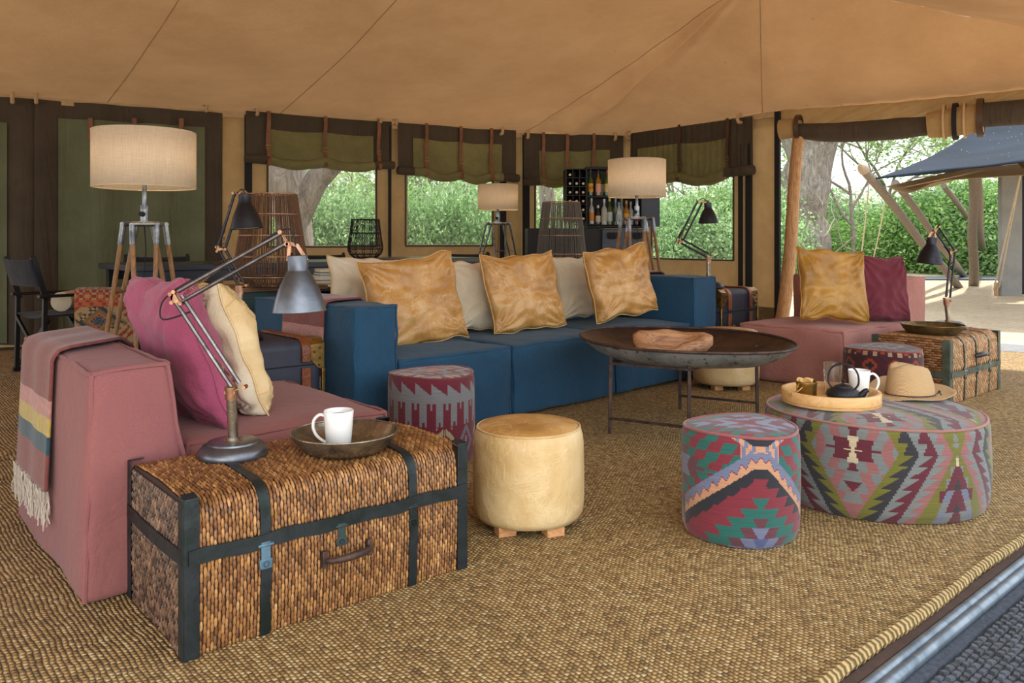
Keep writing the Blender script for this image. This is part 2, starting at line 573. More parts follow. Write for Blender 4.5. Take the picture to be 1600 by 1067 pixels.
def lineX(u0, v0, P0, P1):      # where the v = v0 line meets wall P0-P1
    a = uv(u0, v0); b = uv(u0 + 1, v0); d = b - a
    p0 = Vector(P0); e = Vector(P1) - p0
    den = d.x * e.y - d.y * e.x
    t = ((p0.x - a.x) * e.y - (p0.y - a.y) * e.x) / den
    return (a.x + d.x * t, a.y + d.y * t)
ins = lambda p, k=.1: (p[0] - .02, p[1] - k)
r0 = uv(-2.6, .98); r1 = uv(9.1, .98)
s0 = uv(-2.6, 4.70)
sx = lineX(0, 4.70, PD, PE)
rug = poly_slab('sisal_rug', [(r0.x, r0.y), (r1.x, r1.y), ins(PF, .15), ins(PE, .15), (sx[0] - .05, sx[1] - .12), (s0.x, s0.y)], -.012, 0.0, M['rug'], R(UA))
tag(rug, 'large straw coloured sisal rug under the sofas and ottomans', 'rug')
# rope border along the near edge
mb = MB()
pts = [Vector((.2 + i * .012, .975 + .004 * math.sin(i * .09) + .003 * nz((i * .05, 0, 0)), .008)) for i in range(720)]
rs = [.017 + .0028 * abs(math.sin(i * .9)) + .003 * nz((i * .07, 3, 0)) for i in range(720)]
mb.tube(pts, rs, 8)
rope = mb.build('rope_border', M['rope'], rug)
t0 = uv(-3.6, 4.72); t1 = lineX(0, 4.72, PD, PE)
far = poly_slab('far_sisal_rug', [(t0.x, t0.y), (t1[0] - .1, t1[1] - .1), (PD[0] - .1, PD[1] - .25), (PB[0] - .1, PB[1] - .3), (PC[0], PC[1] - .35), (PA0[0] + .1, PA0[1] - .4), (PA0[0] - 2.6, PA0[1] - 1.75)], -.012, 0.0, M['rug2'], R(UA))
far.name = 'far_sisal_rug'
tag(far, 'second sisal rug behind the sofas with its seam at the left edge', 'rug')
# sill strip, rail, outer mat
sill = poly_slab('trim_1', [tuple(uv(-3, .934)[:2]), tuple(uv(9.2, .934)[:2]), tuple(uv(9.2, .965)[:2]), tuple(uv(-3, .965)[:2])], -.03, -.006, M['brownstrip']); sill['kind'] = 'structure'
rail = thing('metal_rail', uv(0, .903, -.016), R(UA), 'grey galvanised double rail along the brown sill of the tent floor', 'rail')
for k, dy in enumerate((.017, -.014)):
    mb = MB(); mb.tube([(-3, dy * .95, 0), (9.2, dy * .95, 0)], .0162, 12); mb.build('tube', M['galv'], rail)
# woven outer mat
base_mat = m_plain('mat_backing', '#23272e', .9)
mat = thing('outdoor_mat', uv(2.0, 0, -.045), R(UA), 'dark slate blue coarsely woven mat outside the rail', 'mat')
mb = MB(); mb.box((0, .38, -.004), (7, .98, .012)); mb.build('backing', base_mat, mat)
mb = MB(); cw, chh = .034, .021
cols = [hx(c) for c in ('#343a46', '#2a303a', '#424a57', '#22272f', '#3a414d')]
i = 0
for a in range(int(5.3 / cw)):
    for b in range(int(.95 / chh)):
        u = -1.9 + (a + (b % 2) * .5) * cw; v = -.09 + b * chh
        u += rnd.uniform(-.002, .002); v += rnd.uniform(-.0015, .0015)
        L = cw * rnd.uniform(.50, .58); wd = chh * .45; h = .006 + rnd.uniform(0, .006) ; sk = rnd.uniform(-.003, .003)
        mb.add([(u - L, v - wd, 0), (u + L, v - wd, 0), (u + L, v + wd, 0), (u - L, v + wd, 0),
                (u - L * .55, v - wd * .6 + sk, h), (u + L * .55, v - wd * .6 - sk, h * .9), (u + L * .55, v + wd * .6 - sk, h * .9), (u - L * .55, v + wd * .6 + sk, h)],
               [(4, 5, 6, 7), (0, 1, 5, 4), (1, 2, 6, 5), (2, 3, 7, 6), (3, 0, 4, 7)], 0, cols[rnd.randrange(5)])
wv = mb.build('weave', M['mat'], mat, smooth=False); wv['kind'] = 'stuff'
mb = MB()
mb.ribbon([(-3.5 + i * .05, .868 + .004 * nz((i * .3, 0, 0)), .0) for i in range(141)], [(0, 0, 1)] * 141, .034, .014)
mb.build('hem', m_plain('mat_hem', '#454d5a', .85, 0, .4, 60, .5), mat)
# edge mat strip beyond the right wall line
a = Vector(PE) ; d = (Vector(PF) - Vector(PD)).normalized(); nn = Vector((-d.y, d.x))
q = [Vector(PD) + d * .1 + nn * .04, Vector(PF) + d * .5 + nn * .04, Vector(PF) + d * .5 + nn * .75, Vector(PD) + d * .1 + nn * .75]
em = poly_slab('trim_2', [tuple(x) for x in q], -.05, -.02, m_plain('grey_step', '#7d7f84', .9, 0, .3, 12, .5)); em['kind'] = 'structure'

# ------------------------------------------------------------------ walls
def wall_quad(mb, P0, P1, x0, x1, z0, z1, off=0.0, n=1, wave=0.0, wn=8.0, mi=0, nzv=1, seed=0.0):
    """vertical cloth rectangle between two pixel columns of a wall"""
    a = onwall(P0, P1, x0, HZ, off); b = onwall(P0, P1, x1, HZ, off)
    d = Vector((b.x - a.x, b.y - a.y, 0)); L = d.length; dn = d.normalized(); nr = Vector((dn.y, -dn.x, 0))
    def fn(s, t):
        p = Vector((a.x, a.y, 0)) + d * s
        g_ = math.hypot(a.x - P0[0], a.y - P0[1]) + s * L
        k = wave * (math.sin(g_ * wn + seed) * .6 + nz((g_ * 2.2, t * .5, seed)) * 1.1) * (.35 + .65 * (1 - lerp(z0, z1, t) / EH))
        p = p + nr * k
        p.z = lerp(z0, z1, t)
        return p
    mb.grid(fn, n, nzv, mi)
def zat(P0, P1, px, py): return onwall(P0, P1, px, py).z

# --- wall A, closed curtain bays on the left
def sthing(name):
    o = bpy.data.objects.new(name, None); COL.objects.link(o); o['kind'] = 'structure'; return o
A = (PA0, PC)
# canvas skin of each wall bay, with its openings left free
def skin(name, P0, P1, x0, x1, holes, zt=EH, off=0.0, mat='canvas', low=None):
    """canvas between pixel columns x0..x1 with rectangular openings (px0, px1, z0, z1)"""
    root = sthing(name)
    cols_ = sorted({x0, x1, *[h[0] for h in holes], *[h[1] for h in holes]})
    mb = MB()
    for i in range(len(cols_) - 1):
        a, b = cols_[i], cols_[i + 1]
        hs = [h for h in holes if h[0] <= a and h[1] >= b]
        n = max(2, int((b - a) / 12))
        if hs:
            h = hs[0]
            wall_quad(mb, P0, P1, a, b, -.04, h[2], off, n, .012, 9, 0, 8)
            wall_quad(mb, P0, P1, a, b, h[3], zt, off, n, .0, 9, 0, 3)
        else:
            wall_quad(mb, P0, P1, a, b, -.04, zt, off, n, .012, 9, 0, 20)
    o = mb.build('canvas', M[mat], root, angle=180)
    return root
LX = -340
w1 = skin('wall_left', PZ, PC, -340, 814.5, [(420, 586, 1.055, 2.3), (637, 768, 1.065, 2.3)])
w2 = skin('wall_back', PC, PB, 814.5, 978.4, [(838, 940, 1.15, 2.3)])
w3 = skin('wall_right', PB, PD, 978.4, 1216, [(1020, 1144, .88, 2.3)])
for nm, P0, P1, x0, x1, z0, z1 in (('window_1', PZ, PC, 418, 588, 1.04, 2.3), ('window_2', PZ, PC, 634, 770, 1.05, 2.3), ('window_3', PC, PB, 836, 942, 1.13, 2.3), ('window_4', PB, PD, 1018, 1146, .87, 2.3)):
    r = sthing(nm)
    mb = MB(); wall_quad(mb, P0, P1, x0, x1, z0, z1, .012, 10)
    mb.build('net', M['net'], r)
    mb = MB()
    a0 = onwall(P0, P1, x0, HZ, .02); a1 = onwall(P0, P1, x1, HZ, .02)
    for q in (((a0.x, a0.y, z0), (a1.x, a1.y, z0)), ((a0.x, a0.y, z0), (a0.x, a0.y, z1)), ((a1.x, a1.y, z0), (a1.x, a1.y, z1))):
        mb.tube(q, .012, 6)
    mb.build('binding', M['curtain'], r)
# seams of the canvas beside the windows
# closed curtains in the first bays
def curtain(label, x0, x1, g0, g1, gtop_px, zt, seed):
    c = thing('tent_curtain', onwall(PZ, PC, (x0 + x1) / 2, HZ, .06) * 1.0, 0, label, 'curtain', 'closed curtains')
    base = Vector(c.location); c.location.z = 0; base.z = 0
    for (nm, a, b, m, of, zb, ztp) in (('border_cloth', x0, x1, 'curtain', .06, .02, zt), ('green_panel', g0, g1, 'curtain_green', .082, .04, zat(PZ, PC, (g0 + g1) / 2, gtop_px))):
        mb = MB(); wall_quad(mb, PZ, PC, a, b, zb, ztp, of, 90, .085, 11, 0, 16, seed)
        mb.v = [tuple(Vector(p) - base) for p in mb.v]
        mb.build(nm, M[m], c, angle=180)
    for px in [g0 + (g1 - g0) * k for k in (.22, .52, .84)]:
        mb = MB(); p = onwall(PZ, PC, px, gtop_px, .12)
        for dz, wd in ((0, .055),):
            mb.box(p - base + Vector((0, 0, -.06)), (wd, .012, .24))
        mb.build('hanging_strap', M['strap'], c, bevel=.003)
    return c
curtain('closed dark curtain with green middle behind the tall wooden tripod lamp', 54, 348, 91, 320, 193, EH - .03, 0.3)
curtain('closed dark curtain cut by the left edge of the photo', -280, 56, -230, 11, 186, EH - .03, 2.1)
# black poles / zips
def wallpole(label, P0, P1, px, z0, z1, wd=.05, off=.05, grp='black tent poles'):
    p = onwall(P0, P1, px, HZ, off)
    mb = MB(); mb.box((0, 0, (z0 + z1) / 2), (wd, .04, z1 - z0))
    o = mb.build('tent_pole', M['black'], None, (p.x, p.y, 0), math.atan2(P1[1] - P0[1], P1[0] - P0[0]), bevel=.006)
    return tag(o, label, 'tent pole', grp)
wallpole('black upright pole between the closed curtain and the first window', PZ, PC, 388, 0, 2.62, .085)
wallpole('thin black upright strip between the first and second window', PZ, PC, 609, 0, 2.62, .035)
wallpole('black upright pole behind the small white tripod lamp', PZ, PC, 786, 0, 2.62, .09)
wallpole('black upright pole in the corner of the two tent walls', PC, PB, 822, 0, 2.62, .10)
wallpole('thin black strip next to the right window', PB, PD, 1157, 0, 2.3, .05)
wallpole('wide black strip between right window and corner canvas', PB, PD, 1170, 0, 2.3, .085)
wallpole('tall black edge strip where the tent opens to the yard', PB, PD, 1215, -.05, 2.64, .07, .03)

# rolled up blinds
def blind(label, P0, P1, x0, x1, ytop, gx0, gx1, gtop, yb0, yb1, straps, sag=.05, rr=.055, seed=0., strapmat='strap', ruffle=0.0, gboth=None):
    """a flap with a green panel rolled up at its foot and hung on straps; y values are pixel rows at both ends"""
    o0 = .07
    root_p = onwall(P0, P1, (x0 + x1) / 2, HZ, o0); root_p.z = 0
    bl = thing('rolled_blind', root_p, 0, label, 'blind', 'rolled up tent blinds')
    zt0 = zat(P0, P1, x0, ytop[0]); zt1 = zat(P0, P1, x1, ytop[1])
    zb0 = zat(P0, P1, x0, yb0); zb1 = zat(P0, P1, x1, yb1)
    pa = onwall(P0, P1, x0, HZ, o0); pb = onwall(P0, P1, x1, HZ, o0)
    d = pb - pa; d.z = 0; dn = d.normalized(); nr = Vector((dn.y, -dn.x, 0)); L = d.length
    sx_ = [0.0] + [((onwall(P0, P1, s, HZ, o0) - pa).length / L) for s in straps] + [1.0]
    def scal(s):
        for i in range(len(sx_) - 1):
            if sx_[i] <= s <= sx_[i + 1] and 0 < i < len(sx_) - 2:
                k = (s - sx_[i]) / (sx_[i + 1] - sx_[i]); return -sag * 4 * k * (1 - k)
        if s < sx_[1]: return (sx_[1] - s) * 0
        return 0
    def P(s, t, of=0.0):
        zt = lerp(zt0, zt1, s); zb = lerp(zb0, zb1, s) + scal(s)
        r = math.sin(s * L * 60 + seed) * ruffle * (1 - t * .3)
        p = Vector((pa.x, pa.y, 0)) + d * s + nr * (of + .02 * nz((s * L * 2, t, seed)) + r)
        p.z = lerp(zb, zt, t)
        return p - root_p
    mb = MB(); mb.grid(lambda s, t: P(s, t), 60, 10)
    mb.build('flap', M['curtain'], bl, angle=180)
    q0 = (onwall(P0, P1, gx0, HZ, o0) - pa).length / L; q1 = (onwall(P0, P1, gx1, HZ, o0) - pa).length / L
    gt = (zat(P0, P1, (gx0 + gx1) / 2, gtop) - lerp(zb0, zb1, .5)) / (lerp(zt0, zt1, .5) - lerp(zb0, zb1, .5))
    mb = MB(); mb.grid(lambda s, t: P(lerp(q0, q1, s), gt * t, .018), 50, 8)
    mb.build('green_panel', M['roll_green'], bl, angle=180)
    def rolltube(sa, sb, mat, name, k):
        pts = []; rs = []
        n = max(6, int(40 * (sb - sa)))
        for i in range(n + 1):
            s = lerp(sa, sb, i / n)
            p = P(s, 0, .035); p.z += rr * .4
            pts.append(p); rs.append(rr * (1 + .18 * nz((s * 14, 2, seed)) - .0) * k)
        m2 = MB(); m2.tube(pts, rs, 14); m2.build(name, M[mat], bl)
    rolltube(-.01, max(q0, .001), 'curtain', 'roll_end', 1.0)
    rolltube(q0, q1, 'roll_green', 'roll', 1.08)
    rolltube(min(q1, .999), 1.01, 'curtain', 'roll_end', 1.0)
    for s in sx_[1:-1]:
        mb = MB(); pts = []; ns = []
        for i in range(9):
            t = 1.02 - i / 8
            pts.append(P(s + (.004 * math.sin(i)), max(t, 0), .05 + (.045 if t < .12 else 0))); ns.append(nr)
        pb_ = P(s, 0, .1); pts.append(pb_ + Vector((0, 0, -.03))); ns.append((nr + Vector((0, 0, -.5))))
        pts.append(P(s, 0, .04) + Vector((0, 0, -.045))); ns.append(Vector((0, 0, -1)))
        mb.ribbon(pts, ns, .045, .006)
        sp = mb.build('strap', M[strapmat], bl)
        bk = MB(); c = P(s, .28, .062)
        bk.tube([c + dn * .033 + Vector((0, 0, .02)), c - dn * .033 + Vector((0, 0, .02)), c - dn * .033 - Vector((0, 0, .02)), c + dn * .033 - Vector((0, 0, .02))], .005, 6, True)
        bk.build('buckle', M['brass'], sp)
    return bl
blind('rolled blind above the window with the thick leaning tree', PZ, PC, 384, 612, (172, 189), 421, 583, 208, 252, 262, (418, 506, 590), .05, seed=.4)
blind('rolled blind above the bushy second window', PZ, PC, 622, 806, (190, 204), 645, 783, 222, 270, 282, (664, 718, 765), .06, seed=1.4)
blind('rolled blind above the narrow window left of the wine rack', PC, PB, 819, 974, (209, 213), 842, 952, 236, 288, 276, (848, 885, 926), .06, seed=2.4)
blind('ruffled rolled blind above the right hand window', PB, PD, 985, 1177, (210, 183), 999, 1137, 225, 288, 270, (1066, 1139), .08, .06, 3.4, 'darkstrap', .012)

# toggles along the eave and the light hem
tg = MB(); tg.tube([(0, 0, .05), (0, -.05, .04), (0, -.07, -.01), (0, -.05, -.05), (0, 0, -.05)], .022, 6)
first = None
for i, (P0, P1, px, py, where) in enumerate([(PZ, PC, 20, 153, 'at the far left end of the eave'), (PZ, PC, 57, 153, 'at the seam of the two closed curtains'), (PZ, PC, 322, 167, 'above the right side of the closed green curtain'),
        (PZ, PC, 401, 173, 'at the left end of the blind over the tree window'), (PZ, PC, 593, 185, 'at the right end of the blind over the tree window'), (PZ, PC, 617, 188, 'at the left end of the second blind'),
        (PZ, PC, 782, 204, 'at the right end of the second blind'), (PC, PB, 824, 210, 'beside the corner pole of the tent'), (PC, PB, 960, 213, 'above the wine rack cabinet'), (PB, PD, 984, 211, 'at the left end of the ruffled blind'), (PB, PD, 1158, 185, 'at the right end of the ruffled blind')]):
    p = onwall(P0, P1, px, py, .12)
    if first is None:
        o = first = tg.build('canvas_toggle', M['toggle'])
    else:
        o = first.copy(); COL.objects.link(o)
    o.location = p; o.rotation_euler = (0, 0, math.atan2(P1[1] - P0[1], P1[0] - P0[0]))
    tag(o, 'small beige canvas toggle ' + where, 'toggle', 'toggles under the eave')

# ------------------------------------------------------------------ roof
def hipz(t): return -.05 * math.sin(PI * t) + .006 * math.sin(t * 40)
def blend(dv, t, dist, k):
    w_ = math.exp(-(dist * k) ** 2); return lerp(dv, hipz(t), w_)
def sag_tri(name, pts3, n=36, sag=.10, seed=0.0, crease=None, quad=None):
    mb = MB()
    if quad:
        a, b, c, d = [Vector(x) for x in quad]
        def fn(s, t):
            p = a.lerp(b, s).lerp(d.lerp(c, s), t)
            k = math.sin(PI * t) * (1 if 'front' not in name else 1)
            e = crease(s, t) if crease else 0
            dv = -(sag * k * (.4 + .6 * math.sin(PI * min(1, max(0, s)))) + .02 * nz(p, .8, seed) - e)
            p.z += blend(dv, t, 1 - s, 25)
            return p
        mb.grid(fn, n * 2, n)
    return mb.build(name, M['roof'], angle=180)
rd = Vector((-math.cos(R(35)), -math.sin(R(35)), 0))
RIDGE = APEX + rd * 14
PZ3 = Vector((PA0[0], PA0[1], 0)) - Vector((dA.x, dA.y, 0)) * 8
def out(p, k=.14, z=EH):      # eave point pushed outwards
    c = Vector((1.2, 6.0)); q = Vector((p[0], p[1])); d = (q - c).normalized()
    return Vector((q.x + d.x * k, q.y + d.y * k, z - .02))
zA = Vector((PZ3.x, PZ3.y, EH - .02)); cA = out(PC, .12)
def creaseA(s, t):
    u = 1 - s
    return .018 * math.sin(s * 90 + t * 22) * max(0, 1 - u * 7) * (1 - t) + .01 * math.sin(t * 9) * 0
r = sag_tri('roof_left', None, 36, .12, .2, creaseA, quad=(zA + Vector((-.07, .12, 0)), cA, APEX, RIDGE)); r.name = 'ceiling_left'; r['kind'] = 'structure'
# end of the roof: a fan from the apex to the eave polyline
ev = [cA, out(PB, .12), out(PD, .10), out(PE, .10), out(PF, .10)]
ev[1].z += .0
def end_fn(s, t):
    k = s * (len(ev) - 1); i = min(int(k), len(ev) - 2); p = ev[i].lerp(ev[i + 1], k - i)
    if 0: pass
    q = p.lerp(APEX, t)
    edge = math.exp(-((s) * 9) ** 2) * math.sin(t * 22 + s * 60) * .08 * (1 - t)
    fold = .11 * math.sin(s * 42 + t * 3) * math.exp(-((s - .09) / .07) ** 2) * math.sin(PI * t)
    dv = -(.12 * math.sin(PI * t) * (.5 + .5 * math.sin(PI * s)) + edge * .6 - fold + .015 * nz(q, 1.1, 4))
    q.z += blend(blend(dv, t, s, 60), t, 1 - s, 60)
    return q
mb = MB(); mb.grid(end_fn, 120, 40)
o = mb.build('ceiling_end', M['roof'], angle=180); o['kind'] = 'structure'
fe0 = out(PF, .10); fe1 = uv(-4.0, .80, EH - .02)
mb = MB()
def frn(s, t):
    p = fe0.lerp(Vector((fe1.x, fe1.y, EH - .02)), s).lerp(APEX.lerp(RIDGE, s), t)
    dv = -(.22 * math.sin(PI * t) * (.25 + .75 * math.sin(PI * min(1, s * 2.0 + .0)) if s < .5 else 1.0) + .02 * nz(p, .8, 9))
    p.z += blend(dv, t, s, 25)
    return p
mb.grid(frn, 60, 30)
o = mb.build('ceiling_front', M['roof'], angle=180); o['kind'] = 'structure'
# roof seams
M['seam'] = m_plain('seam_thread', '#a88560', .9)
def seam_on(fn, s0, s1, t0=.01, t1=.97, name='trim_3'):
    mb = MB(); mb.tube([fn(lerp(s0, s1, i / 30), lerp(t0, t1, i / 30)) + Vector((0, 0, -.002)) for i in range(31)], .0035, 5)
    o = mb.build(name, M['seam']); o['kind'] = 'structure'
a_, b_, c_, d_ = zA + Vector((-.07, .12, 0)), cA, APEX, RIDGE
def fA(s, t):
    p = a_.lerp(b_, s).lerp(d_.lerp(c_, s), t)
    p.z += blend(-(.12 * math.sin(PI * t) * (.4 + .6 * math.sin(PI * s)) + .02 * nz(p, .8, .2) - creaseA(s, t)), t, 1 - s, 25)
    return p
def s_for(px):
    best = min(range(2000), key=lambda i: abs(((lambda p: (p.x / p.y * F + 800))(a_.lerp(b_, i / 2000))) - px) if a_.lerp(b_, i / 2000).y > .5 else 1e9)
    return best / 2000
def find_st(fn, px, py):
    best = (1e9, 0, 0)
    for i in range(121):
        for j in range(81):
            p = fn(i / 120, j / 80)
            if p.y < .6: continue
            e = (p.x / p.y * F + 800 - px) ** 2 + (HZ - (p.z - CH) / p.y * F - py) ** 2
            if e < best[0]: best = (e, i / 120, j / 80)
    return best[1], best[2]
for i, (px, pxt) in enumerate(((165, 280), (430, 625))):
    s1_, t1_ = find_st(fA, pxt, 0); s0_ = s_for(px); k_ = .97 / max(t1_, .05)
    seam_on(fA, s0_, s0_ + (s1_ - s0_) * k_, name='trim_%d' % (3 + i))
seam_on(end_fn, .477, .477, 0.0, .9, 'trim_5')
seam_on(lambda s, t: fA(1.0, t) + Vector((.0, 0, -.0)), 1, 1, 0, .97, 'trim_6')
# light hem line between roof and wall
mb = MB()
for P0, P1, k in ((PZ, PC, .10), (PC, PB, .1), (PB, PD, .1)):
    a = Vector((P0[0], P0[1], EH + .0)); b = Vector((P1[0], P1[1], EH + .0))
    d = (b - a).normalized(); nr = Vector((d.y, -d.x, 0))
    n = 30
    mb.ribbon([a.lerp(b, i / n) + nr * .03 + Vector((0, 0, -.035)) for i in range(n + 1)], [nr] * (n + 1), .07, .01, side=(0, 0, 1))
o = mb.build('trim_7', M['toggle']); o['kind'] = 'structure'
# eave flap over the opening: beige hem + rolled dark side wall
hemr = thing('rolled_side_wall', (PD[0], PD[1], 0), 0, 'long rolled dark side wall with beige wrap under the eave over the open side', 'blind')
bp = Vector((PD[0], PD[1], 0))
def od(px, py, off=.0): return onwall(PD, PE, px, py, off) - bp
mb = MB(); a0 = od(1216, HZ); a1 = onwall(PD, PE, 1780, HZ) - bp
top = [od(1216, 172, -.02), od(1400, 160, -.02), od(1600, 140, -.02), od(1780, 118, -.02)]
bot = [od(1216, 196, .0), od(1300, 193, .02), od(1450, 183, .02), od(1600, 170, .0), od(1780, 155, .0)]
def pl(L_, s):
    k = s * (len(L_) - 1); i = min(int(k), len(L_) - 2); return L_[i].lerp(L_[i + 1], k - i)
mb.grid(lambda s, t: pl(top, s).lerp(pl(bot, s), t) + Vector((0, -.02 * math.sin(s * 70 + 3 * t) - .02 * nz((s * 9, t, 0)), 0)), 90, 6)
mb.build('canvas_hem', M['canvas'], hemr, angle=180)
def roll(pts, rs, mat, name):
    m2 = MB(); sp = smooth_path(pts, 8); n = len(sp)
    rr = [lerp(rs[min(int(i / (n - 1) * (len(rs) - 1)), len(rs) - 2)], rs[min(int(i / (n - 1) * (len(rs) - 1)) + 1, len(rs) - 1)], (i / (n - 1) * (len(rs) - 1)) % 1) * (1 + .05 * nz((i * .3, 0, 1))) for i in range(n)]
    m2.tube(sp, rr, 16); return m2.build(name, M[mat], hemr)
roll([od(1238, 204, .1), od(1300, 207, .1), od(1380, 203, .1), od(1456, 196, .1)], [.075, .105, .115, .115, .10], 'curtain', 'dark_roll')
roll([od(1450, 196, .1), od(1480, 192, .1), od(1535, 184, .1)], [.135, .15, .15], 'canvas', 'beige_wrap')
roll([od(1530, 180, .1), od(1600, 175, .1), od(1700, 168, .1), od(1780, 160, .1)], [.125, .13, .13], 'curtain', 'dark_roll')
roll([od(1219, 203, .1), od(1242, 200, .1)], [.12, .11], 'canvas', 'beige_wrap')
def loop(px, py, r, wd, mat, name, off=.1):
    m2 = MB(); c = od(px, py, off); d = Vector((PE[0] - PD[0], PE[1] - PD[1], 0)).normalized(); nr = Vector((d.y, -d.x, 0))
    pts = [c + nr * r * math.cos(a) + Vector((0, 0, r * 1.15 * math.sin(a))) for a in [2 * PI * k / 20 for k in range(20)]]
    nrm = [(p - c) for p in pts]
    m2.ribbon(pts + pts[:1], nrm + nrm[:1], wd, .01, side=d); return m2.build(name, M[mat], hemr)
loop(1248, 200, .125, .05, 'darkstrap', 'strap'); loop(1532, 184, .165, .06, 'darkstrap', 'strap')
loop(1493, 190, .16, .045, 'black', 'black_strap'); loop(1476, 191, .155, .02, 'toggle', 'webbing'); loop(1508, 188, .155, .02, 'toggle', 'webbing')
# pale wooden pole in the opening
p0 = onwall(PD, PE, 1251, 214, .10); p1 = onwall(PD, PE, 1221, 492, .10)
q = p0 + (p1 - p0) * ((p0.z + .02) / (p0.z - p1.z))
pole = thing('wooden_pole', (q.x, q.y, -.03), 0, 'crooked pale wooden pole leaning at the edge of the open side', 'pole')
mb = MB(); pts = []
for i in range(15):
    t = i / 14; p = Vector((q.x, q.y, -.03)).lerp(p0, t) - Vector(pole.location)
    p.x += .025 * math.sin(t * 5); pts.append(p)
mb.tube(pts, [.080 - .014 * i / 14 + .006 * nz((i * .7, 0, 0)) for i in range(15)], 12)
mb.build('shaft', M['pole'], pole)
mb = MB(); mb.lathe([(.02, -.01), (.095, -.01), (.095, .012), (.02, .012)], 16); mb.build('base_plate', M['blacksteel'], pole)
# ----
# bright corner canvas between window 4 and the opening is part of wall_right; dark lower band
mb = MB()
wall_quad(mb, PB, PD, 985, 1214, -.03, .32, .03, 40, .02, 9, 0, 6, 1.0)
mb.build('mud_skirt', M['canvas_low'], w3, angle=180)
# ------------------------------------------------------------------ furniture materials
M['pink'] = m_fabric('dusty_rose_linen', '#84504c', '#774744', sheen=.1)
M['pinklight'] = m_fabric('faded_rose_linen', '#845250', '#7c4b50', sheen=.1)
M['salmon'] = m_fabric('salmon_linen', '#a5736a', '#935f58', sheen=.1)
M['blue'] = m_fabric('deep_blue_linen', '#1b4967', '#163c56', sheen=.08)
M['magenta'] = m_fabric('washed_magenta_linen', '#9c4a6a', '#8a3c58', mott=1.8, sheen=.15)
M['burgundy'] = m_fabric('burgundy_linen', '#6e2a38', '#5e202d', sheen=.1)
M['cream'] = m_fabric('cream_linen', '#cfc4ae', '#beb196', sheen=.1)
M['creampipe'] = m_fabric('tan_piping', '#c7a66c', '#b8955a', sheen=.05)
M['tan'] = m_leather('tan_leather', '#b98a4c', '#e0bf8c', '#97692f', .85, .36)
M['mustard'] = m_leather('mustard_leather', '#a87a2e', '#c49a4e', '#84591c')
M['palehide'] = m_leather('pale_hide', '#cdb282', '#e0cda4', '#b8965c', .5, .45)
M['hidetop'] = m_leather('tan_hide_top', '#b88c50', '#d8b888', '#9c7038', .8, .42)
M['throw'] = m_attr('throw_wool', .95, .3, (30, 30, 30), .3)
M['fringe'] = m_plain('throw_fringe', '#c9beb2', .95, 0, .2, 30)
M['bluetrunk'] = m_plain('charcoal_trunk_canvas', '#34394a', .6, 0, .25, 10, .2)
M['trunkleather'] = m_leather('trunk_leather', '#8a4a26', '#a8683c', '#5f2f18', .3, .4)

def seam_line(mb, pts, r=.006, w=.003, seed=0.0):
    P = []
    pts = [Vector(p) for p in pts]
    for a, b in zip(pts[:-1], pts[1:]):
        n = max(2, int((b - a).length / .03))
        for i in range(n):
            p = a.lerp(b, i / n); P.append(p + Vector((nz(p, 9, seed), nz(p, 9, seed + 5), nz(p, 9, seed + 9))) * w * 1.6)
    P.append(pts[-1])
    mb.tube(P, r, 6)

def block(name, parent, mat, cx, cy, sx, sy, z0, sz, r=.03, fn=None, disp=.006, seed=0., seams=True, n=14, label=None, top=True, smat=None):
    """slipcovered block; its corner seams are a sub-part"""
    mb = soft_box(sx, sy, sz, r, n, fn, disp, 3.5, seed)
    o = weld(mb.build(name, mat, parent, (cx, cy, z0), angle=180))
    if seams:
        s = MB(); a, b = sx / 2 - r * .29, sy / 2 - r * .29
        f = fn or (lambda p: p)
        zt = sz - r * .29; zb = .01
        C = [(-a, -b), (a, -b), (a, b), (-a, b)]
        if top:
            for i in range(4):
                p, q = C[i], C[(i + 1) % 4]
                seam_line(s, [f(Vector((lerp(p[0], q[0], k / 8), lerp(p[1], q[1], k / 8), zt))) for k in range(9)], .0075, .005, seed)
        for x, y in C:
            seam_line(s, [f(Vector((x, y, lerp(zb, zt, k / 6)))) for k in range(7)], .0075, .005, seed + 3)
        s.build('seam', smat or mat, o)
    return o

def seat_fn(sx, sy, h, puff=.02, hem=.012, ph=0.0):
    def f(p):
        k = max(0, (p.z - h * .6) / (h * .4))
        d = (1 - min(1, abs(p.x) / (sx / 2)) ** 2) * (1 - min(1, abs(p.y) / (sy / 2)) ** 2)
        p = Vector(p)
        p.z += puff * k * d
        lo = 1 - min(1, p.z / (h * .8))
        p.y -= hem * lo * math.sin(p.x * 24 + ph) * (1 if p.y < 0 else -1) * .6 + (.012 * lo if p.y < 0 else 0)
        p.x += hem * lo * math.sin(p.y * 20 + ph) * .5
        return p
    return f

# --- rose sofa on the left: arm block, seat
def flare(w, h, top_in=.0):
    def f(p):
        p = Vector(p)
        k = 1 - p.z / h
        if p.x > 0: p.x += .055 * min(1, k * 2)
        else: p.x -= .02 * k
        p.z += .012 * math.sin(p.x * 9 + 1) * (p.z / h) - .015 * (p.z / h) * (1 if p.y < 0 else 0) * (-p.y / .5)
        return p
    return f
ps = thing('rose_sofa', (-1.275, 2.39, 0), R(UA), 'dusty rose low chaise sofa beside the wicker trunk in the foreground', 'sofa')
block('arm', ps, M['pinklight'], .12, .52, .235, 1.04, .005, .715, .028, flare(.235, .715), .006, 1.0)
block('seat', ps, M['pink'], .31 + .40, .56, .80, .96, .005, .425, .04, seat_fn(.8, .96, .425), .006, 2.0)
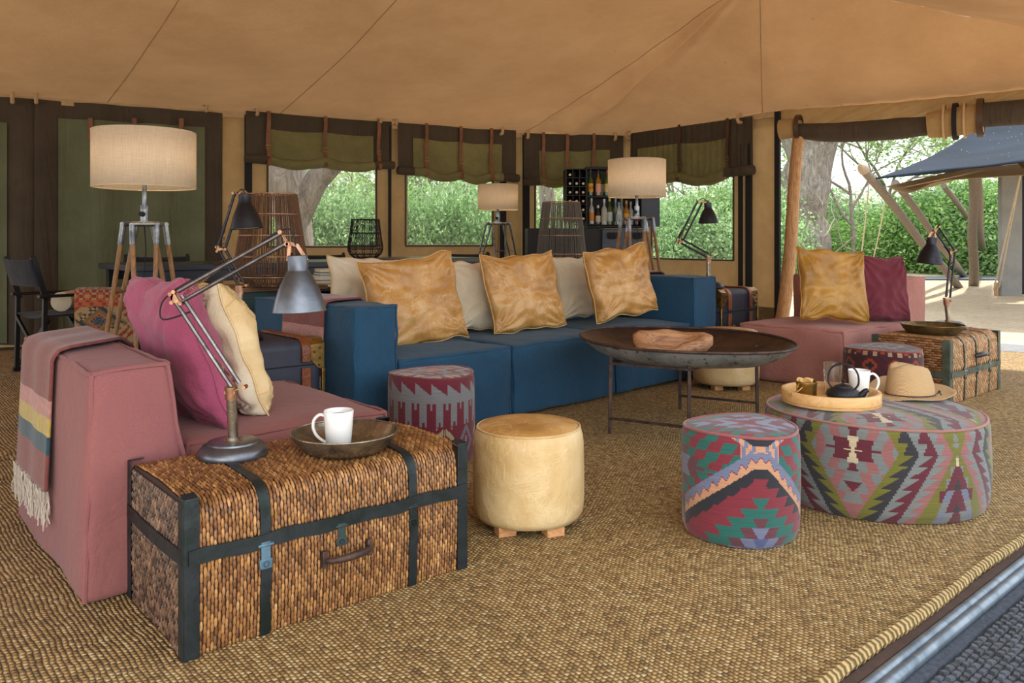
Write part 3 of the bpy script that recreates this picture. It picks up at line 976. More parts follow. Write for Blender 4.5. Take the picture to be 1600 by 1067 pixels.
# --- rose sofa on the right
pr = thing('rose_sofa', (2.42, 5.78, 0), R(UA), 'salmon pink low sofa beyond the round ottoman at the open side', 'sofa')
block('seat', pr, M['salmon'], .54, .44, 1.08, .88, .005, .445, .04, seat_fn(1.08, .88, .445), .006, 4.0)
block('arm', pr, M['salmon'], 1.09 + .20, .52, .40, 1.0, .005, .80, .03, None, .006, 5.0)
# --- blue sofa
BA = 44.4
bs = thing('blue_sofa', (-.83, 4.13, 0), R(BA), 'long deep blue slipcovered sofa under the row of cushions', 'sofa')
block('arm', bs, M['blue'], .145, .55, .28, 1.12, .005, .755, .028, None, .006, 7.0)
for i, (x0, x1) in enumerate(((.29, 1.17), (1.17, 2.19), (2.19, 3.17))):
    block('seat', bs, M['blue'], (x0 + x1) / 2, .43, x1 - x0 - .012, .86, .012, .44, .035, seat_fn(x1 - x0, .86, .44, .022, .012, i * 2.0), .006, 8.0 + i)
block('back', bs, M['blue'], 1.73, 1.0, 2.88, .26, .01, .73, .03, None, .006, 12.0, n=30)
block('arm', bs, M['blue'], 3.19 + .17, .55, .33, 1.12, .005, .81, .028, None, .006, 13.0)

# ------------------------------------------------------------------ throws
def throw(parent_frame, label, path, width_dir, width, stripes, seed, fringe=True, loc=(0, 0, 0), group=None, fr_len=.12, taper=0.0, thick=.010):
    """cloth strip along a path of world points; width_dir world vector; stripes = [(length along, colour)]"""
    path = [Vector(p) for p in path]; wd = Vector(width_dir).normalized()
    Ls = [0.0]
    for a, b in zip(path[:-1], path[1:]): Ls.append(Ls[-1] + (b - a).length)
    tot = Ls[-1]
    base = Vector(loc)
    o = thing('wool_throw', base, 0, label, 'throw', group)
    nv = int(tot / .012); nu = 26
    def at(l):
        l = max(0, min(tot, l))
        for i in range(len(Ls) - 1):
            if Ls[i] <= l <= Ls[i + 1] + 1e-9:
                return path[i].lerp(path[i + 1], (l - Ls[i]) / max(1e-9, Ls[i + 1] - Ls[i]))
        return path[-1]
    def nrm(l):
        t = (at(l + .01) - at(l - .01)).normalized(); return wd.cross(t).normalized()
    sgn = 1
    if nrm(tot * .5).dot(Vector((0, 0, 1))) < 0 and abs(nrm(tot * .5).z) > .5: sgn = -1
    def P(s, t, of=0.0):
        l = t * tot
        k = (s - .5) * width * (1 - taper * max(0, (t - .6)) )
        p = at(l) + wd * k + nrm(l) * sgn * (of + .003 * math.sin(s * 13 + seed + t * 3) * min(1, t * 2) + .006)
        return p - base
    def colr(s, t):
        l = t * tot; acc = 0
        for ln, c in stripes:
            acc += ln
            if l <= acc: return hx(c)
        return hx(stripes[-1][1])
    mb = MB(); mb.grid(P, nu, nv, 0, colr)
    mb.build('cloth', M['throw'], o, angle=180, solid=thick)
    if fringe:
        fb = MB(); r2 = random.Random(int(seed * 10))
        for i in range(150):
            s = (i + r2.random()) / 150
            p = P(s, 1.0, r2.uniform(-.012, .016)); L = fr_len * r2.uniform(.75, 1.1)
            pts = [p]
            for k in range(1, 5):
                pts.append(p + Vector((r2.uniform(-1, 1) * .006, r2.uniform(-1, 1) * .006, -L * k / 4)) + wd * .012 * math.sin(i * .5 + k))
            fb.tube(pts, .0022, 4)
        f = fb.build('fringe', M['fringe'], o); f['kind'] = 'stuff'
    return o
RB, PK, YE, TE = '#7d4440', '#b5827c', '#b8a157', '#2c4c5a'
# rose sofa throw over the arm, hanging on the outer side
fU = fr(UA, (-1.275, 2.39))
def pz(x, y, z): return fU(x, y, z)
ctr = .66
pth = [pz(.31, ctr + .22, .60), pz(.285, ctr + .2, .70), pz(.24, ctr + .16, .735), pz(.18, ctr + .08, .738), pz(.04, ctr, .735), pz(.005, ctr, .725), pz(-.012, ctr, .70), pz(-.022, ctr, .5), pz(-.034, ctr, .26)]
throw(None, 'red brown throw with yellow and teal stripes on the arm of the near rose sofa', pth, tuple(fU(0, 1, 0) - fU(0, 0, 0)), .52,
      [(.645, RB), (.062, PK), (.058, YE), (.058, TE), (.2, RB)], 1.3, loc=fU(0, ctr, 0))
fB = fr(BA, (-.83, 4.13))
ctr = .47
pth = [fB(.30, ctr + .1, .66), fB(.295, ctr + .08, .75), fB(.25, ctr + .05, .778), fB(.06, ctr, .778), fB(.005, ctr, .77), fB(-.012, ctr, .74), fB(-.02, ctr, .5), fB(-.028, ctr, .375)]
throw(None, 'striped red brown throw hanging over the left arm of the blue sofa', pth, tuple(fB(0, 1, 0) - fB(0, 0, 0)), .44,
      [(.54, RB), (.062, PK), (.058, YE), (.058, TE), (.2, RB)], 4.7, loc=fB(0, ctr, 0), fr_len=.09)
pth = [fB(3.60, .80, .60), fB(3.545, .80, .82), fB(3.50, .80, .835), fB(3.22, .80, .835), fB(3.185, .80, .80), fB(3.175, .80, .48)]
throw(None, 'plain red brown throw over the far arm of the blue sofa', pth, tuple(fB(0, -1, 0) - fB(0, 0, 0)), .56, [(3, RB)], 7.7, fringe=False, loc=fB(3.3, .8, 0))

# ------------------------------------------------------------------ cushions
def cushion(label, mat, pipemat, px, py, d, wdt, hgt, thick, yaw, lean, roll=0.0, seed=0.0, crease=1.0, cat='cushion', group=None, pinch=.07, chop=0.0, corners=None, piper=.0048, backmat=None):
    """px, py = centre of the cushion in the photograph, d = its depth; yaw of the face, lean backwards"""
    c = W(px, py, d)
    o = thing('cushion', c, 0, label, cat, group)
    Mx = Matrix.Rotation(R(yaw), 3, 'Z') @ Matrix.Rotation(-R(lean), 3, 'X') @ Matrix.Rotation(R(roll), 3, 'Y')
    n = 44
    def outline(a, b):
        x = a * wdt / 2 * (1 - pinch * (1 - b * b)) ; z = b * hgt / 2 * (1 - pinch * .9 * (1 - a * a))
        x += .030 * nz((b * 1.7, seed, 0), 1) * (abs(a)) ; z += .034 * nz((a * 1.9, 0, seed), 1) * abs(b)
        if chop and b > 0: z -= chop * hgt * b * math.exp(-(a / .45) ** 2)
        return x, z
    def surf(a, b, sd):
        x, z = outline(a, b)
        e = max(0, 1 - a * a) ** .5 * max(0, 1 - b * b) ** .5
        t = thick / 2 * e ** .62
        r = math.hypot(a, b) + 1e-6
        cr = 0
        for (ca, cb) in ((-1, -1), (1, -1), (-1, 1), (1, 1)):
            da, db = a - ca, b - cb; rr = math.hypot(da, db) + 1e-6; ang = math.atan2(db * cb, da * ca)
            cr += math.sin(ang * 16 + seed * 3 + ca * 2 + cb) * math.exp(-rr * 2.4) * .024
        cr += .030 * noise.noise(Vector((a * 1.6 + seed * 3, b * 1.6, sd * 2 + seed))) + .014 * noise.noise(Vector((a * 3.4 + seed, b * 4.5, sd * 3)))
        t += cr * crease * min(1, e * 3)
        return Mx @ Vector((x, sd * max(t, .002 * (e > 0)), z))
    mb = MB()
    cs = [math.sin(lerp(-PI / 2, PI / 2, i / n)) * .35 + lerp(-1, 1, i / n) * .65 for i in range(n + 1)]
    for sd in (-1, 1):
        vs = [surf(cs[i], cs[j], sd) for j in range(n + 1) for i in range(n + 1)]
        fs = []
        for j in range(n):
            for i in range(n):
                q = (j * (n + 1) + i, j * (n + 1) + i + 1, (j + 1) * (n + 1) + i + 1, (j + 1) * (n + 1) + i)
                fs.append(q if sd < 0 else q[::-1])
        mb.add(vs, fs, 1 if (sd > 0 and backmat) else 0)
    cov = mb.build('cover', [mat, backmat] if backmat else mat, o, angle=180)
    weld(cov, .0006)
    rim = [(-1 + 2 * i / 30, -1) for i in range(30)] + [(1, -1 + 2 * i / 30) for i in range(30)] + [(1 - 2 * i / 30, 1) for i in range(30)] + [(-1, 1 - 2 * i / 30) for i in range(30)]
    pts = []
    for a, b in rim:
        x, z = outline(a, b); pts.append(Mx @ Vector((x, .004 * math.sin(a * 7 + b * 9 + seed), z)))
    pm = MB(); pm.tube(pts, piper, 6, closed=True)
    pm.build('piping', pipemat, cov)
    if corners:
        # stitched leather corner patch lines on the front face
        for (ca, cb) in corners:
            sm = MB()
            pts = []
            for k in range(13):
                t = k / 12
                a = ca * (1 - .34 * t); b = cb * (1 - .34 * (1 - t))
                pts.append(surf(a, b, -1) + Mx @ Vector((0, -.001, 0)))
            sm.tube(pts, .0022, 5)
            sm.build('corner_stitching', pipemat, cov)
    return o
CO = ((-1, 1), (1, 1), (1, -1), (-1, -1))
cushion('washed magenta linen cushion with a slumped top beside the near rose arm', M['magenta'], M['magenta'], 281, 545, 3.01, .60, .58, .20, 131, 18, 0, 1.1, .8, chop=.03)
cushion('cream and pale tan leather cushion behind the big desk lamp', M['palehide'], M['palehide'], 353, 543, 3.17, .50, .54, .20, 125, 20, 0, 2.3, 1.2, corners=CO, chop=.03, backmat=M['cream'])
cushion('cream linen cushion at the left end of the blue sofa', M['cream'], M['creampipe'], 572, 455, 5.25, .52, .46, .15, 38, 14, 4, 3.1, .7)
cushion('large tan leather cushion nearest the left arm of the blue sofa', M['tan'], M['creampipe'], 648, 470, 4.98, .66, .57, .18, 32, 14, -5, 4.2, 1.1, corners=CO)
cushion('cream linen cushion between the first and second leather cushions', M['cream'], M['creampipe'], 744, 462, 5.62, .50, .50, .15, 36, 12, 0, 5.3, .8)
cushion('tan leather cushion in the middle of the blue sofa', M['tan'], M['creampipe'], 818, 455, 5.6, .62, .55, .18, 34, 12, -3, 6.4, 1.1, corners=CO)
cushion('cream linen cushion between the second and third leather cushions', M['cream'], M['creampipe'], 903, 448, 6.35, .50, .50, .15, 38, 12, 0, 7.5, .8)
cushion('tan leather cushion at the right end of the blue sofa', M['tan'], M['creampipe'], 970, 441, 6.05, .62, .54, .18, 32, 12, -5, 8.6, 1.1, corners=CO)
cushion('mustard leather cushion on the salmon pink sofa', M['mustard'], M['mustard'], 1301, 446, 6.15, .56, .56, .17, 8, 12, 3, 9.7, 1.0)
cushion('burgundy linen cushion leaning on the arm of the salmon pink sofa', M['burgundy'], M['burgundy'], 1378, 450, 6.45, .46, .54, .16, 12, 14, 3, 10.8, 1.0)
cushion('burgundy linen cushion mostly hidden behind the mustard leather cushion', M['burgundy'], M['burgundy'], 1300, 447, 6.75, .56, .57, .14, 5, 12, 6, 11.8, .6)
# ------------------------------------------------------------------ wicker trunks
M['strand'] = m_attr('wicker_strand', .38, .35, (60, 60, 60), .35, sheen=0)
M['wickerback'] = m_plain('dark_wicker_back', '#38241a', .9)  # dark brown core that shows in the gaps of the weave
M['iron'] = m_metal('verdigris_iron', '#3a4248', '#26302f', .42, 7, .3, .75)
M['greenmetal'] = m_metal('green_painted_metal', '#5a6355', '#3f493e', .5, 10, .3, .35)
M['irongreen'] = m_metal('green_patina_iron', '#2c5048', '#3a4248', .5, 20, .3, .5)

def strands(mb, surf, A, B, cw, sl, cols, lift=.006, skipf=None, rot=0, seed=1, tw=.5):
    r = random.Random(seed)
    na = int(round(A / cw)); nb = int(round(B / sl))
    for i in range(na):
        for j in range(-1, nb + 1):
            a = (i + .5) * cw; b = (j + .5 + ((i * tw) % 1.0)) * sl
            b0 = max(0, b - sl * .56); b1 = min(B, b + sl * .56)
            if b1 - b0 < sl * .25 or b0 >= B: continue
            if skipf and skipf(a, (b0 + b1) / 2): continue
            q_ = noise.noise(Vector((a * 9, b * 9, seed))) * .5 + .5; c = cols[int(min(.999, max(0, q_ * .35 + r.random() * .65)) * len(cols))]; k = r.uniform(.82, 1.12); c = (c[0] * k, c[1] * k, c[2] * k, 1)
            vs = []
            lf = lift * r.uniform(.8, 1.2); j1 = r.uniform(-.12, .12) * cw
            for q, (t, hgt, wf) in enumerate(((0, .0, .22), (.28, .95, .43), (.72, .95, .43), (1, .0, .22))):
                bb = lerp(b0, b1, t)
                p, n = surf(a, bb)
                pl_, _ = surf(a - cw * wf + j1, bb); pr_, _ = surf(a + cw * wf + j1, bb)
                vs += [pl_ + n * lf * .15 * hgt, p + n * lf * hgt, pr_ + n * lf * .15 * hgt]
            fs = []
            for q in range(3):
                o = q * 3
                fs += [(o, o + 1, o + 4, o + 3), (o + 1, o + 2, o + 5, o + 4)]
            mb.add(vs, fs, 0, c)

def wicker_trunk(loc, ang, L, D, H, label, cols, sidecols, metal, cw, sl, strap_x, strap_w, band_z, band_w, corner_w, kind, latchmat, bulge=.012, rr=.05):
    t = thing('wicker_trunk', loc, R(ang), label, 'trunk')
    def prof(b):
        """front-bottom -> up -> rounded edge -> top -> back edge"""
        z1 = H - rr; q = rr * PI / 2
        if b < z1:
            k = b / z1; return (-bulge * math.sin(k * PI) * .8, b, (-1, 0))
        b -= z1
        if b < q:
            a = b / rr; return (rr - rr * math.cos(a), z1 + rr * math.sin(a), (-math.cos(a), math.sin(a)))
        b -= q
        W_ = D - 2 * rr
        if b < W_:
            k = b / W_; return (rr + b, H + bulge * math.sin(k * PI) * .7, (0, 1))
        b -= W_
        a = min(b / rr, PI / 2); return (D - rr + rr * math.sin(a), H - rr + rr * math.cos(a), (math.sin(a), math.cos(a)))
    Bt = (H - rr) + rr * PI / 2 + (D - 2 * rr) + rr * PI / 2
    def sFT(a, b):
        y, z, n = prof(b); return Vector((a, y, z)), Vector((0, n[0], n[1]))
    def sL(a, b): return Vector((-.004 - bulge * .6 * math.sin(PI * a / D) * math.sin(PI * min(1, b / H)), D - a, b)), Vector((-1, 0, 0))
    def sR(a, b): return Vector((L + .004, a, b)), Vector((1, 0, 0))
    # body core
    mb = MB()
    pf = [prof(Bt * i / 40) for i in range(41)]
    poly = [(y + .003 * (1 if y < D / 2 else -1), z - .003) for y, z, n in pf] + [(D - .003, .0), (.003, .0)]
    n = len(poly)
    mb.add([(0, y, z) for y, z in poly] + [(L, y, z) for y, z in poly], [tuple(range(n)), tuple(range(2 * n - 1, n - 1, -1))] + [(i, n + i, n + (i + 1) % n, (i + 1) % n) for i in range(n)])
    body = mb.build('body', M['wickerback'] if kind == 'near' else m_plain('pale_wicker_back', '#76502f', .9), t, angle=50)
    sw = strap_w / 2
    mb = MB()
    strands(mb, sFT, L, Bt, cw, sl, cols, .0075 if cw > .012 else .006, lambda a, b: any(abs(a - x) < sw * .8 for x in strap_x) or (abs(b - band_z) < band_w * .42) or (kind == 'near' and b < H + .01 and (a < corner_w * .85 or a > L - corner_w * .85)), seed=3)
    if kind == 'near':
        strands(mb, lambda a, b: sL(a, b), D, H - .01, cw * .95, sl, sidecols, .006, lambda a, b: abs(b - band_z) < band_w * .42 or a > D - corner_w * .85 or a < corner_w * .85, seed=4)
        strands(mb, lambda a, b: sR(a, b), D, H - .01, cw, sl, sidecols, .006, seed=5)
    else:
        # horizontal strands on the end faces
        strands(mb, lambda a, b: (lambda p: (p[0], p[1]))(sL(b, a)), H - .01, D, cw * .8, sl, sidecols, .006, seed=4)
        strands(mb, sR, D, H - .01, cw, sl, sidecols, .006, seed=5)
    wv = mb.build('weave', M['strand'], t, angle=60); wv['kind'] = 'stuff'
    # straps up the front and over the top
    for x in strap_x:
        mb = MB(); pts = []; ns = []
        for i in range(40):
            p, n_ = sFT(x + .002 * math.sin(i), Bt * i / 39); pts.append(p + n_ * .006); ns.append(n_)
        mb.ribbon(pts, ns, strap_w, .0035, side=(1, 0, 0)); mb.build('metal_strap', metal, t)
    # band round the middle
    if band_w:
        mb = MB()
        pts = [sL(D * i / 10, band_z)[0] + Vector((-.006, 0, 0)) for i in range(11)]
        mb.ribbon(pts, [(-1, 0, 0)] * 11, band_w, .004, side=(0, 0, 1))
        n = 28
        pts = [sFT(L * i / n, band_z)[0] + Vector((0, -.008 + .0012 * math.sin(i * 2.1), .003 * math.sin(i * .9))) for i in range(n + 1)]
        mb.ribbon(pts, [(0, -1, 0)] * (n + 1), [band_w * (1 + .06 * math.sin(i * 1.7)) for i in range(n + 1)], .004, side=(0, 0, 1))
        mb.build('middle_band', metal, t)
    # corner angles
    cwid = corner_w
    for (cx, cy, sx_, sy_) in ((0, 0, -1, -1), (L, 0, 1, -1), (0, D, -1, 1), (L, D, 1, 1)):
        mb = MB(); top = H + .012 if kind == 'near' else H
        mb.box((cx - sx_ * cwid / 2 + sx_ * .010, cy + sy_ * .011, top / 2), (cwid, .004, top))
        mb.box((cx + sx_ * .011, cy - sy_ * cwid / 2 + sy_ * .010, top / 2), (.004, cwid, top))
        # folded tab on the top
        mb.box((cx - sx_ * cwid / 2 + sx_ * .010, cy - sy_ * cwid * .32, top), (cwid, cwid * .8, .004), Matrix.Rotation(sy_ * -.25, 3, 'X') if kind == 'near' else None)
        c = mb.build('corner_iron', metal, t, smooth=False, bevel=.002)
        rv = MB()
        for k in range(7):
            z = .03 + k * (top - .05) / 6
            rv.lathe([(.0001, -.0), (.003, .0), (.0022, .002), (.0001, .0028)], 8, (cx - sx_ * cwid / 2, cy + sy_ * .0135, z), Matrix.Rotation(PI / 2, 3, 'X'))
        rv.build('rivet', metal, c)
    return t, sFT, H
br = [hx(c) for c in ('#6b472b', '#7d5432', '#8f623a', '#a27344', '#b58550', '#c79a64')]
brs = [hx(c) for c in ('#4a342a', '#614636', '#775a46', '#3c2a24', '#8a6a52')]
tk, sFT, tH = wicker_trunk((-.857, 2.09, 0), 40.6, .91, .505, .412, 'large dark metal bound brown wicker trunk with domed lid in the foreground', br, brs, M['iron'], .0100, .026, (.21, .70), .030, .268, .040, .040, 'near', M['irongreen'])
def latch(t, x, z, mat, s=1.0, y=-.014):
    mb = MB()
    mb.box((x, y, z + .018 * s), (.034 * s, .006, .022 * s)); 
    mb.box((x, y - .004, z - .012 * s), (.022 * s, .005, .055 * s)); mb.box((x, y - .004, z - .034 * s), (.030 * s, .006, .022 * s))
    mb.tube([(x - .018 * s, y - .004, z + .008 * s), (x + .018 * s, y - .004, z + .008 * s)], .004 * s, 8)
    l = mb.build('latch', mat, t, bevel=.002)
    k = MB(); k.tube(circle((x, 0), .006 * s, 0, 12), .0018, 5, True)
    k.v = [(v[0], y - .008, z - .034 * s + v[1]) for v in k.v]; k.build('staple', mat, l)
latch(tk, .21, .245, m_metal('blue_latch', '#5b7d92', '#40586a', .5, 20, .2, .4), 1.25)
latch(tk, .445, .245, M['irongreen'], 1.1); latch(tk, .70, .245, M['iron'], 1.15)
mb = MB(); hxp = [(.39, -.03, .168), (.40, -.048, .170), (.43, -.056, .171), (.46, -.058, .172), (.49, -.056, .173), (.52, -.048, .174), (.53, -.03, .174)]
mb.tube(hxp, [.007, .009, .011, .012, .011, .009, .007], 10)
h = mb.build('handle', M['rust'], tk)
for x in (.385, .535):
    k = MB(); k.box((x, -.024, .171), (.016, .016, .05)); k.build('handle_plate', M['rust'], h, bevel=.003)
lt = [hx(c) for c in ('#bd9468', '#b0865a', '#c79f74', '#a47a50', '#b88c60')]
lts = [hx(c) for c in ('#9c6c44', '#86582f', '#ab7d52', '#75492a')]
tk2, _, _ = wicker_trunk((2.94, 5.34, 0), UA, .94, .505, .435, 'pale wicker trunk with green metal edges beside the salmon pink sofa', lt, lts, M['greenmetal'], .020, .036, (.25, .47, .72), .014, .20, .04, .05, 'far', M['steel'], .008, .06)
latch(tk2, .25, .20, M['steel'], 1.1); latch(tk2, .72, .20, M['steel'], 1.1); latch(tk2, .47, .20, M['irongreen'], .8)
mb = MB(); mb.tube([(.39, -.03, .30), (.41, -.05, .305), (.47, -.055, .31), (.53, -.05, .305), (.55, -.03, .30)], [.012, .017, .019, .017, .012], 10)
mb.build('handle', m_plain('black_leather_handle', '#22242a', .4), tk2)
for x in (.25, .72): pass

# ------------------------------------------------------------------ dark travelling trunks
def dark_trunk(loc, ang, L, D, H, tiers, label, front_straps):
    t = thing('travel_trunk', loc, R(ang), label, 'trunk')
    r = .05
    def fn(p): return p
    mb = MB(); mb.box((L / 2, D / 2, H / 2), (L, D, H)); mb.build('body', M['bluetrunk'], t, bevel=.045, bseg=5)
    zs = [H * k for k in tiers]
    mb = MB()
    for z in zs:
        mb.bar((-.002, -.0025, z), (L + .002, -.0025, z), .006, .006); mb.bar((-.0025, 0, z), (-.0025, D, z), .006, .006); mb.bar((L + .0025, 0, z), (L + .0025, D, z), .006, .006)
    mb.build('lid_line', M['black'], t)
    # leather straps running over the lid and down the front
    for x in front_straps:
        segs = [0] + zs + [H]
        for i in range(len(segs) - 2):
            mb = MB(); mb.ribbon([(x, -.002, segs[i] + .015), (x, -.002, segs[i + 1] - .015)], [(0, -1, 0)] * 2, .05, .014, side=(1, 0, 0))
            mb.build('leather_strap', M['trunkleather'], t, bevel=.004)
        mb = MB(); pts = [(x, -.002, zs[-1] + .015)]; ns = [(0, -1, 0)]
        for k in range(7):
            a = k / 6 * PI / 2; pts.append((x, .055 - .057 * math.cos(a), H - .055 + .057 * math.sin(a))); ns.append((0, -math.cos(a), math.sin(a)))
        pts.append((x, D - .05, H + .002)); ns.append((0, 0, 1))
        mb.ribbon(pts, ns, .05, .014, side=(1, 0, 0)); s = mb.build('leather_strap', M['trunkleather'], t, bevel=.004)
        n = MB()
        for k in range(2): n.lathe([(.0001, 0), (.006, 0), (.004, .004), (.0001, .005)], 8, (x + (.012 if k else -.012), -.016, zs[-1] + .04), Matrix.Rotation(PI / 2, 3, 'X'))
        n.build('stud', M['brass'], s)
    # brass corner caps and side rails
    for x, sx_ in ((0, -1), (L, 1)):
        mb = MB()
        mb.add([(x - sx_ * .12, -.003, H - .03), (x + sx_ * .004, -.003, H - .02), (x + sx_ * .004, -.003, H - .16), (x - sx_ * .03, -.003, H - .15), (x - sx_ * .10, -.003, H - .07)], [(0, 1, 2, 3, 4)])
        mb.add([(x - sx_ * .10, .03, H + .004), (x + sx_ * .002, .03, H + .004), (x + sx_ * .002, .13, H + .004), (x - sx_ * .03, .14, H + .004)], [(0, 1, 2, 3)])
        mb.add([(x - sx_ * .12, -.003, H - .03), (x + sx_ * .004, -.003, H - .02), (x + sx_ * .002, .03, H + .004), (x - sx_ * .10, .03, H + .004)], [(0, 1, 2, 3)])
        mb.add([(x + sx_ * .004, -.003, H - .16), (x + sx_ * .004, -.003, H - .02), (x + sx_ * .004, .03, H + .004), (x + sx_ * .004, .13, H + .004), (x + sx_ * .004, .14, H - .05)], [(0, 1, 2, 3, 4)])
        c = mb.build('corner_cap', M['brass'], t, smooth=False, solid=.006)
        n = MB()
        for q in ((.02, .045), (.05, .065), (.08, .055), (.02, .10), (.025, .135)):
            n.lathe([(.0001, 0), (.007, 0), (.005, .005), (.0001, .006)], 8, (x - sx_ * q[0], -.006, H - q[1]), Matrix.Rotation(PI / 2, 3, 'X'))
        n.build('stud', M['rust'], c)
        mb = MB(); mb.box((x + sx_ * .001, -.001, (H - .15) / 2), (.02, .02, H - .16)); mb.build('edge_rail', M['brass'], t, bevel=.004)
    # handle
    zc = (zs[-1] + (zs[-2] if len(zs) > 1 else 0)) / 2
    mb = MB(); mb.tube(smooth_path([(L / 2 - .10, -.01, zc), (L / 2 - .09, -.045, zc), (L / 2, -.055, zc), (L / 2 + .09, -.045, zc), (L / 2 + .10, -.01, zc)], 5), .018, 10)
    h = mb.build('handle', M['rust'], t)
    for dx in (-.1, .1):
        k = MB(); k.lathe([(.0001, 0), (.028, 0), (.02, .012), (.0001, .014)], 14, (L / 2 + dx, -.004, zc), Matrix.Rotation(PI / 2, 3, 'X')); k.build('handle_mount', M['steel'], h)
    return t
fb = fr(41, (-1.49, 3.80))
dark_trunk((-1.46, 3.83, 0), UA, .60, .55, .585, (.42, .78), 'charcoal travel trunk with brown leather straps between the rose and blue sofas', (.10, .50))
dark_trunk((1.80, 6.83, 0), BA, .62, .55, .68, (.30, .72), 'small charcoal travel trunk with leather straps past the far end of the blue sofa', (.13, .49))
# ------------------------------------------------------------------ coffee table and ottomans
def m_dish():
    N = NT('dish_metal')
    co = N.coord()
    nz_ = N.noise(co, 4.5, 8, .7, .5).outputs[0]
    z = N.n('SeparateXYZ', None, i0=co).outputs[2]
    out_ = N.ramp(nz_, [(.42, hx('#aab4b8')), (.58, hx('#8b9498')), (.68, hx('#5d4436'))])
    sp = N.ramp(N.noise(co, 26, 3, .6).outputs[0], [(.60, g3(0)), (.64, g3(.8))])
    col = N.mix(sp, out_, hx('#5a3a2c'))
    N.bsdf(Base_Color=col, Roughness=.5, Metallic=.55, Normal=N.bump(N.noise(co, 25, 3).outputs[0], .2, .006))
    return N.m
M['dishout'] = m_dish()
M['dishin'] = m_metal('dark_patina_bowl', '#4a342c', '#2c2220', .38, 5, .25, .55)
tb = thing('coffee_table', (1.05, 4.80, 0), 0, 'large round iron dish table on thin welded legs in the middle of the rug', 'table')
RD = .635
def dish_prof(o): return [(.0001, .400 - o), (.2, .402 - o), (.34, .410 - o), (.46, .430 - o), (.55, .462 - o * .8), (.605, .492 - o * .4), (RD, .516)]
tilt = lambda p, i, a: p + Vector((0, 0, -.012 * p.x / RD * 1.2 + .006 * p.y + .004 * math.sin(a * 3)))
mb = MB(); mb.lathe(dish_prof(0), 72, f=tilt); mb.v = mb.v
mb.build('dish_inside', M['dishin'], tb, angle=180)
mb = MB(); mb.lathe(dish_prof(.022), 72, f=tilt); mb.build('dish_outside', M['dishout'], tb, angle=180)
mb = MB(); mb.tube([tilt(Vector((RD * math.cos(a), RD * math.sin(a), .516)), 0, a) for a in [2 * PI * k / 72 for k in range(72)]], .0085, 8, True); mb.build('rim', M['rust'], tb)
legs = [(-.49, -.25), (-.085, -.48), (.49, .18), (.055, .42)]
for i, (x, y) in enumerate(legs):
    mb = MB(); mb.bar((x, y, .0), (x * .985, y * .985, .455), .014, .018, (1, 0, 0)); mb.build('leg', M['rust'], tb)
for z in (.405, .09):
    for i in range(4):
        if z < .2 and i in (1, 3): continue
        a, b = legs[i], legs[(i + 1) % 4]
        mb = MB(); mb.bar((a[0], a[1], z), (b[0], b[1], z), .014, .014); mb.build('crossbar', M['rust'], tb)
# driftwood bowl
M['drift'] = m_wood('driftwood', '#b98a62', '#7d5438', .6, 'X', 5)
dw = thing('wooden_bowl', (.93, 4.68, .414), R(-4), 'rough hand carved driftwood bowl lying in the iron dish', 'bowl')
mb = MB()
def drf(p, i, a):
    k = 1 + .16 * math.sin(a * 2 + .6) + .10 * math.sin(a * 3 + 1) + .06 * nz((math.cos(a) * 2, math.sin(a) * 2, i * .3))
    q = Vector((p.x * k * 1.28, p.y * k * .9, p.z * (1.05 + .10 * math.sin(a * 2 + 2) + .05 * math.sin(a * 5)) + p.z * p.y * 2.4))
    return q
mb.lathe([(.0001, 0), (.08, .0), (.13, .025), (.165, .07), (.168, .105), (.145, .118), (.115, .11), (.095, .07), (.07, .045), (.0001, .038)], 48, f=drf)
mb.build('carved_bowl', M['drift'], dw, angle=180)

M['kilim'] = m_attr('kilim_wool', .95, .28, (6, 6, 190), .35)
M['kilimtop'] = m_attr('kilim_wool_top', .95, .28, (6, 190, 6), .35)
def K(*c): return [hx(x) for x in c]
def kil_big(s, z):
    """zigzag kilim: medallions framed by serrated olive, black, grey and red bands"""
    OL, BK, GR, RDc, PKc, BL, CR = K('#6c6a28', '#302f34', '#747a7a', '#5e2230', '#92605f', '#6f748a', '#c2b596')
    P = .79; h = .0455; zc = .275
    s0 = ((s + P / 2) % P) - P / 2
    a = abs(s0); dz = z - zc; fz = (z / h) % 1.0
    hw = .163 - .57 * abs(dz) if dz < 0 else .163 - .5 * dz
    m = a - hw
    tri = fz * .040                      # one tooth per row, flat on top
    if m < 0:
        ad = abs(dz); fr_ = (ad / .042) % 1.0; ri = int(ad / .042)
        if ad < .052 and a < .006 + .34 * ad: return CR
        if ad < .0028 and a < .036: return CR
        if ad < .004 and .06 < a < .10: return RDc
        if dz < 0 and ri == 3 and a < .034 * (1 - fr_): return RDc
        k = ri + int(max(0, a + .014 * (1 - fr_) + (.018 if ri % 2 else 0)) / .038)
        return [RDc, RDc, GR, PKc, GR, PKc, PKc, PKc][min(k, 7)]
    if m < .075: return OL if m < .016 + tri else BK
    if m < .150: return (GR if m < .090 + tri else RDc) if dz < .12 else BK
    if m < .215: return GR if m < .162 + tri else PKc
    b = P / 2 - a
    lim = P / 2 - hw - .215               # half width of the counter medallion at this height
    e = lim - b
    if e < .014 + (1 - fz) * .026: return OL
    ri = int(z / h); k = int((b + .020 * fz + (.015 if ri % 2 else 0)) / .034)
    return [[RDc, BK, RDc, BK, RDc, CR, GR, GR][ri % 8], [GR, RDc, BL, RDc, GR, GR, OL, OL][ri % 8], [BL, GR, RDc, GR, BL, OL, OL, OL][ri % 8], OL, OL][min(k, 4)]
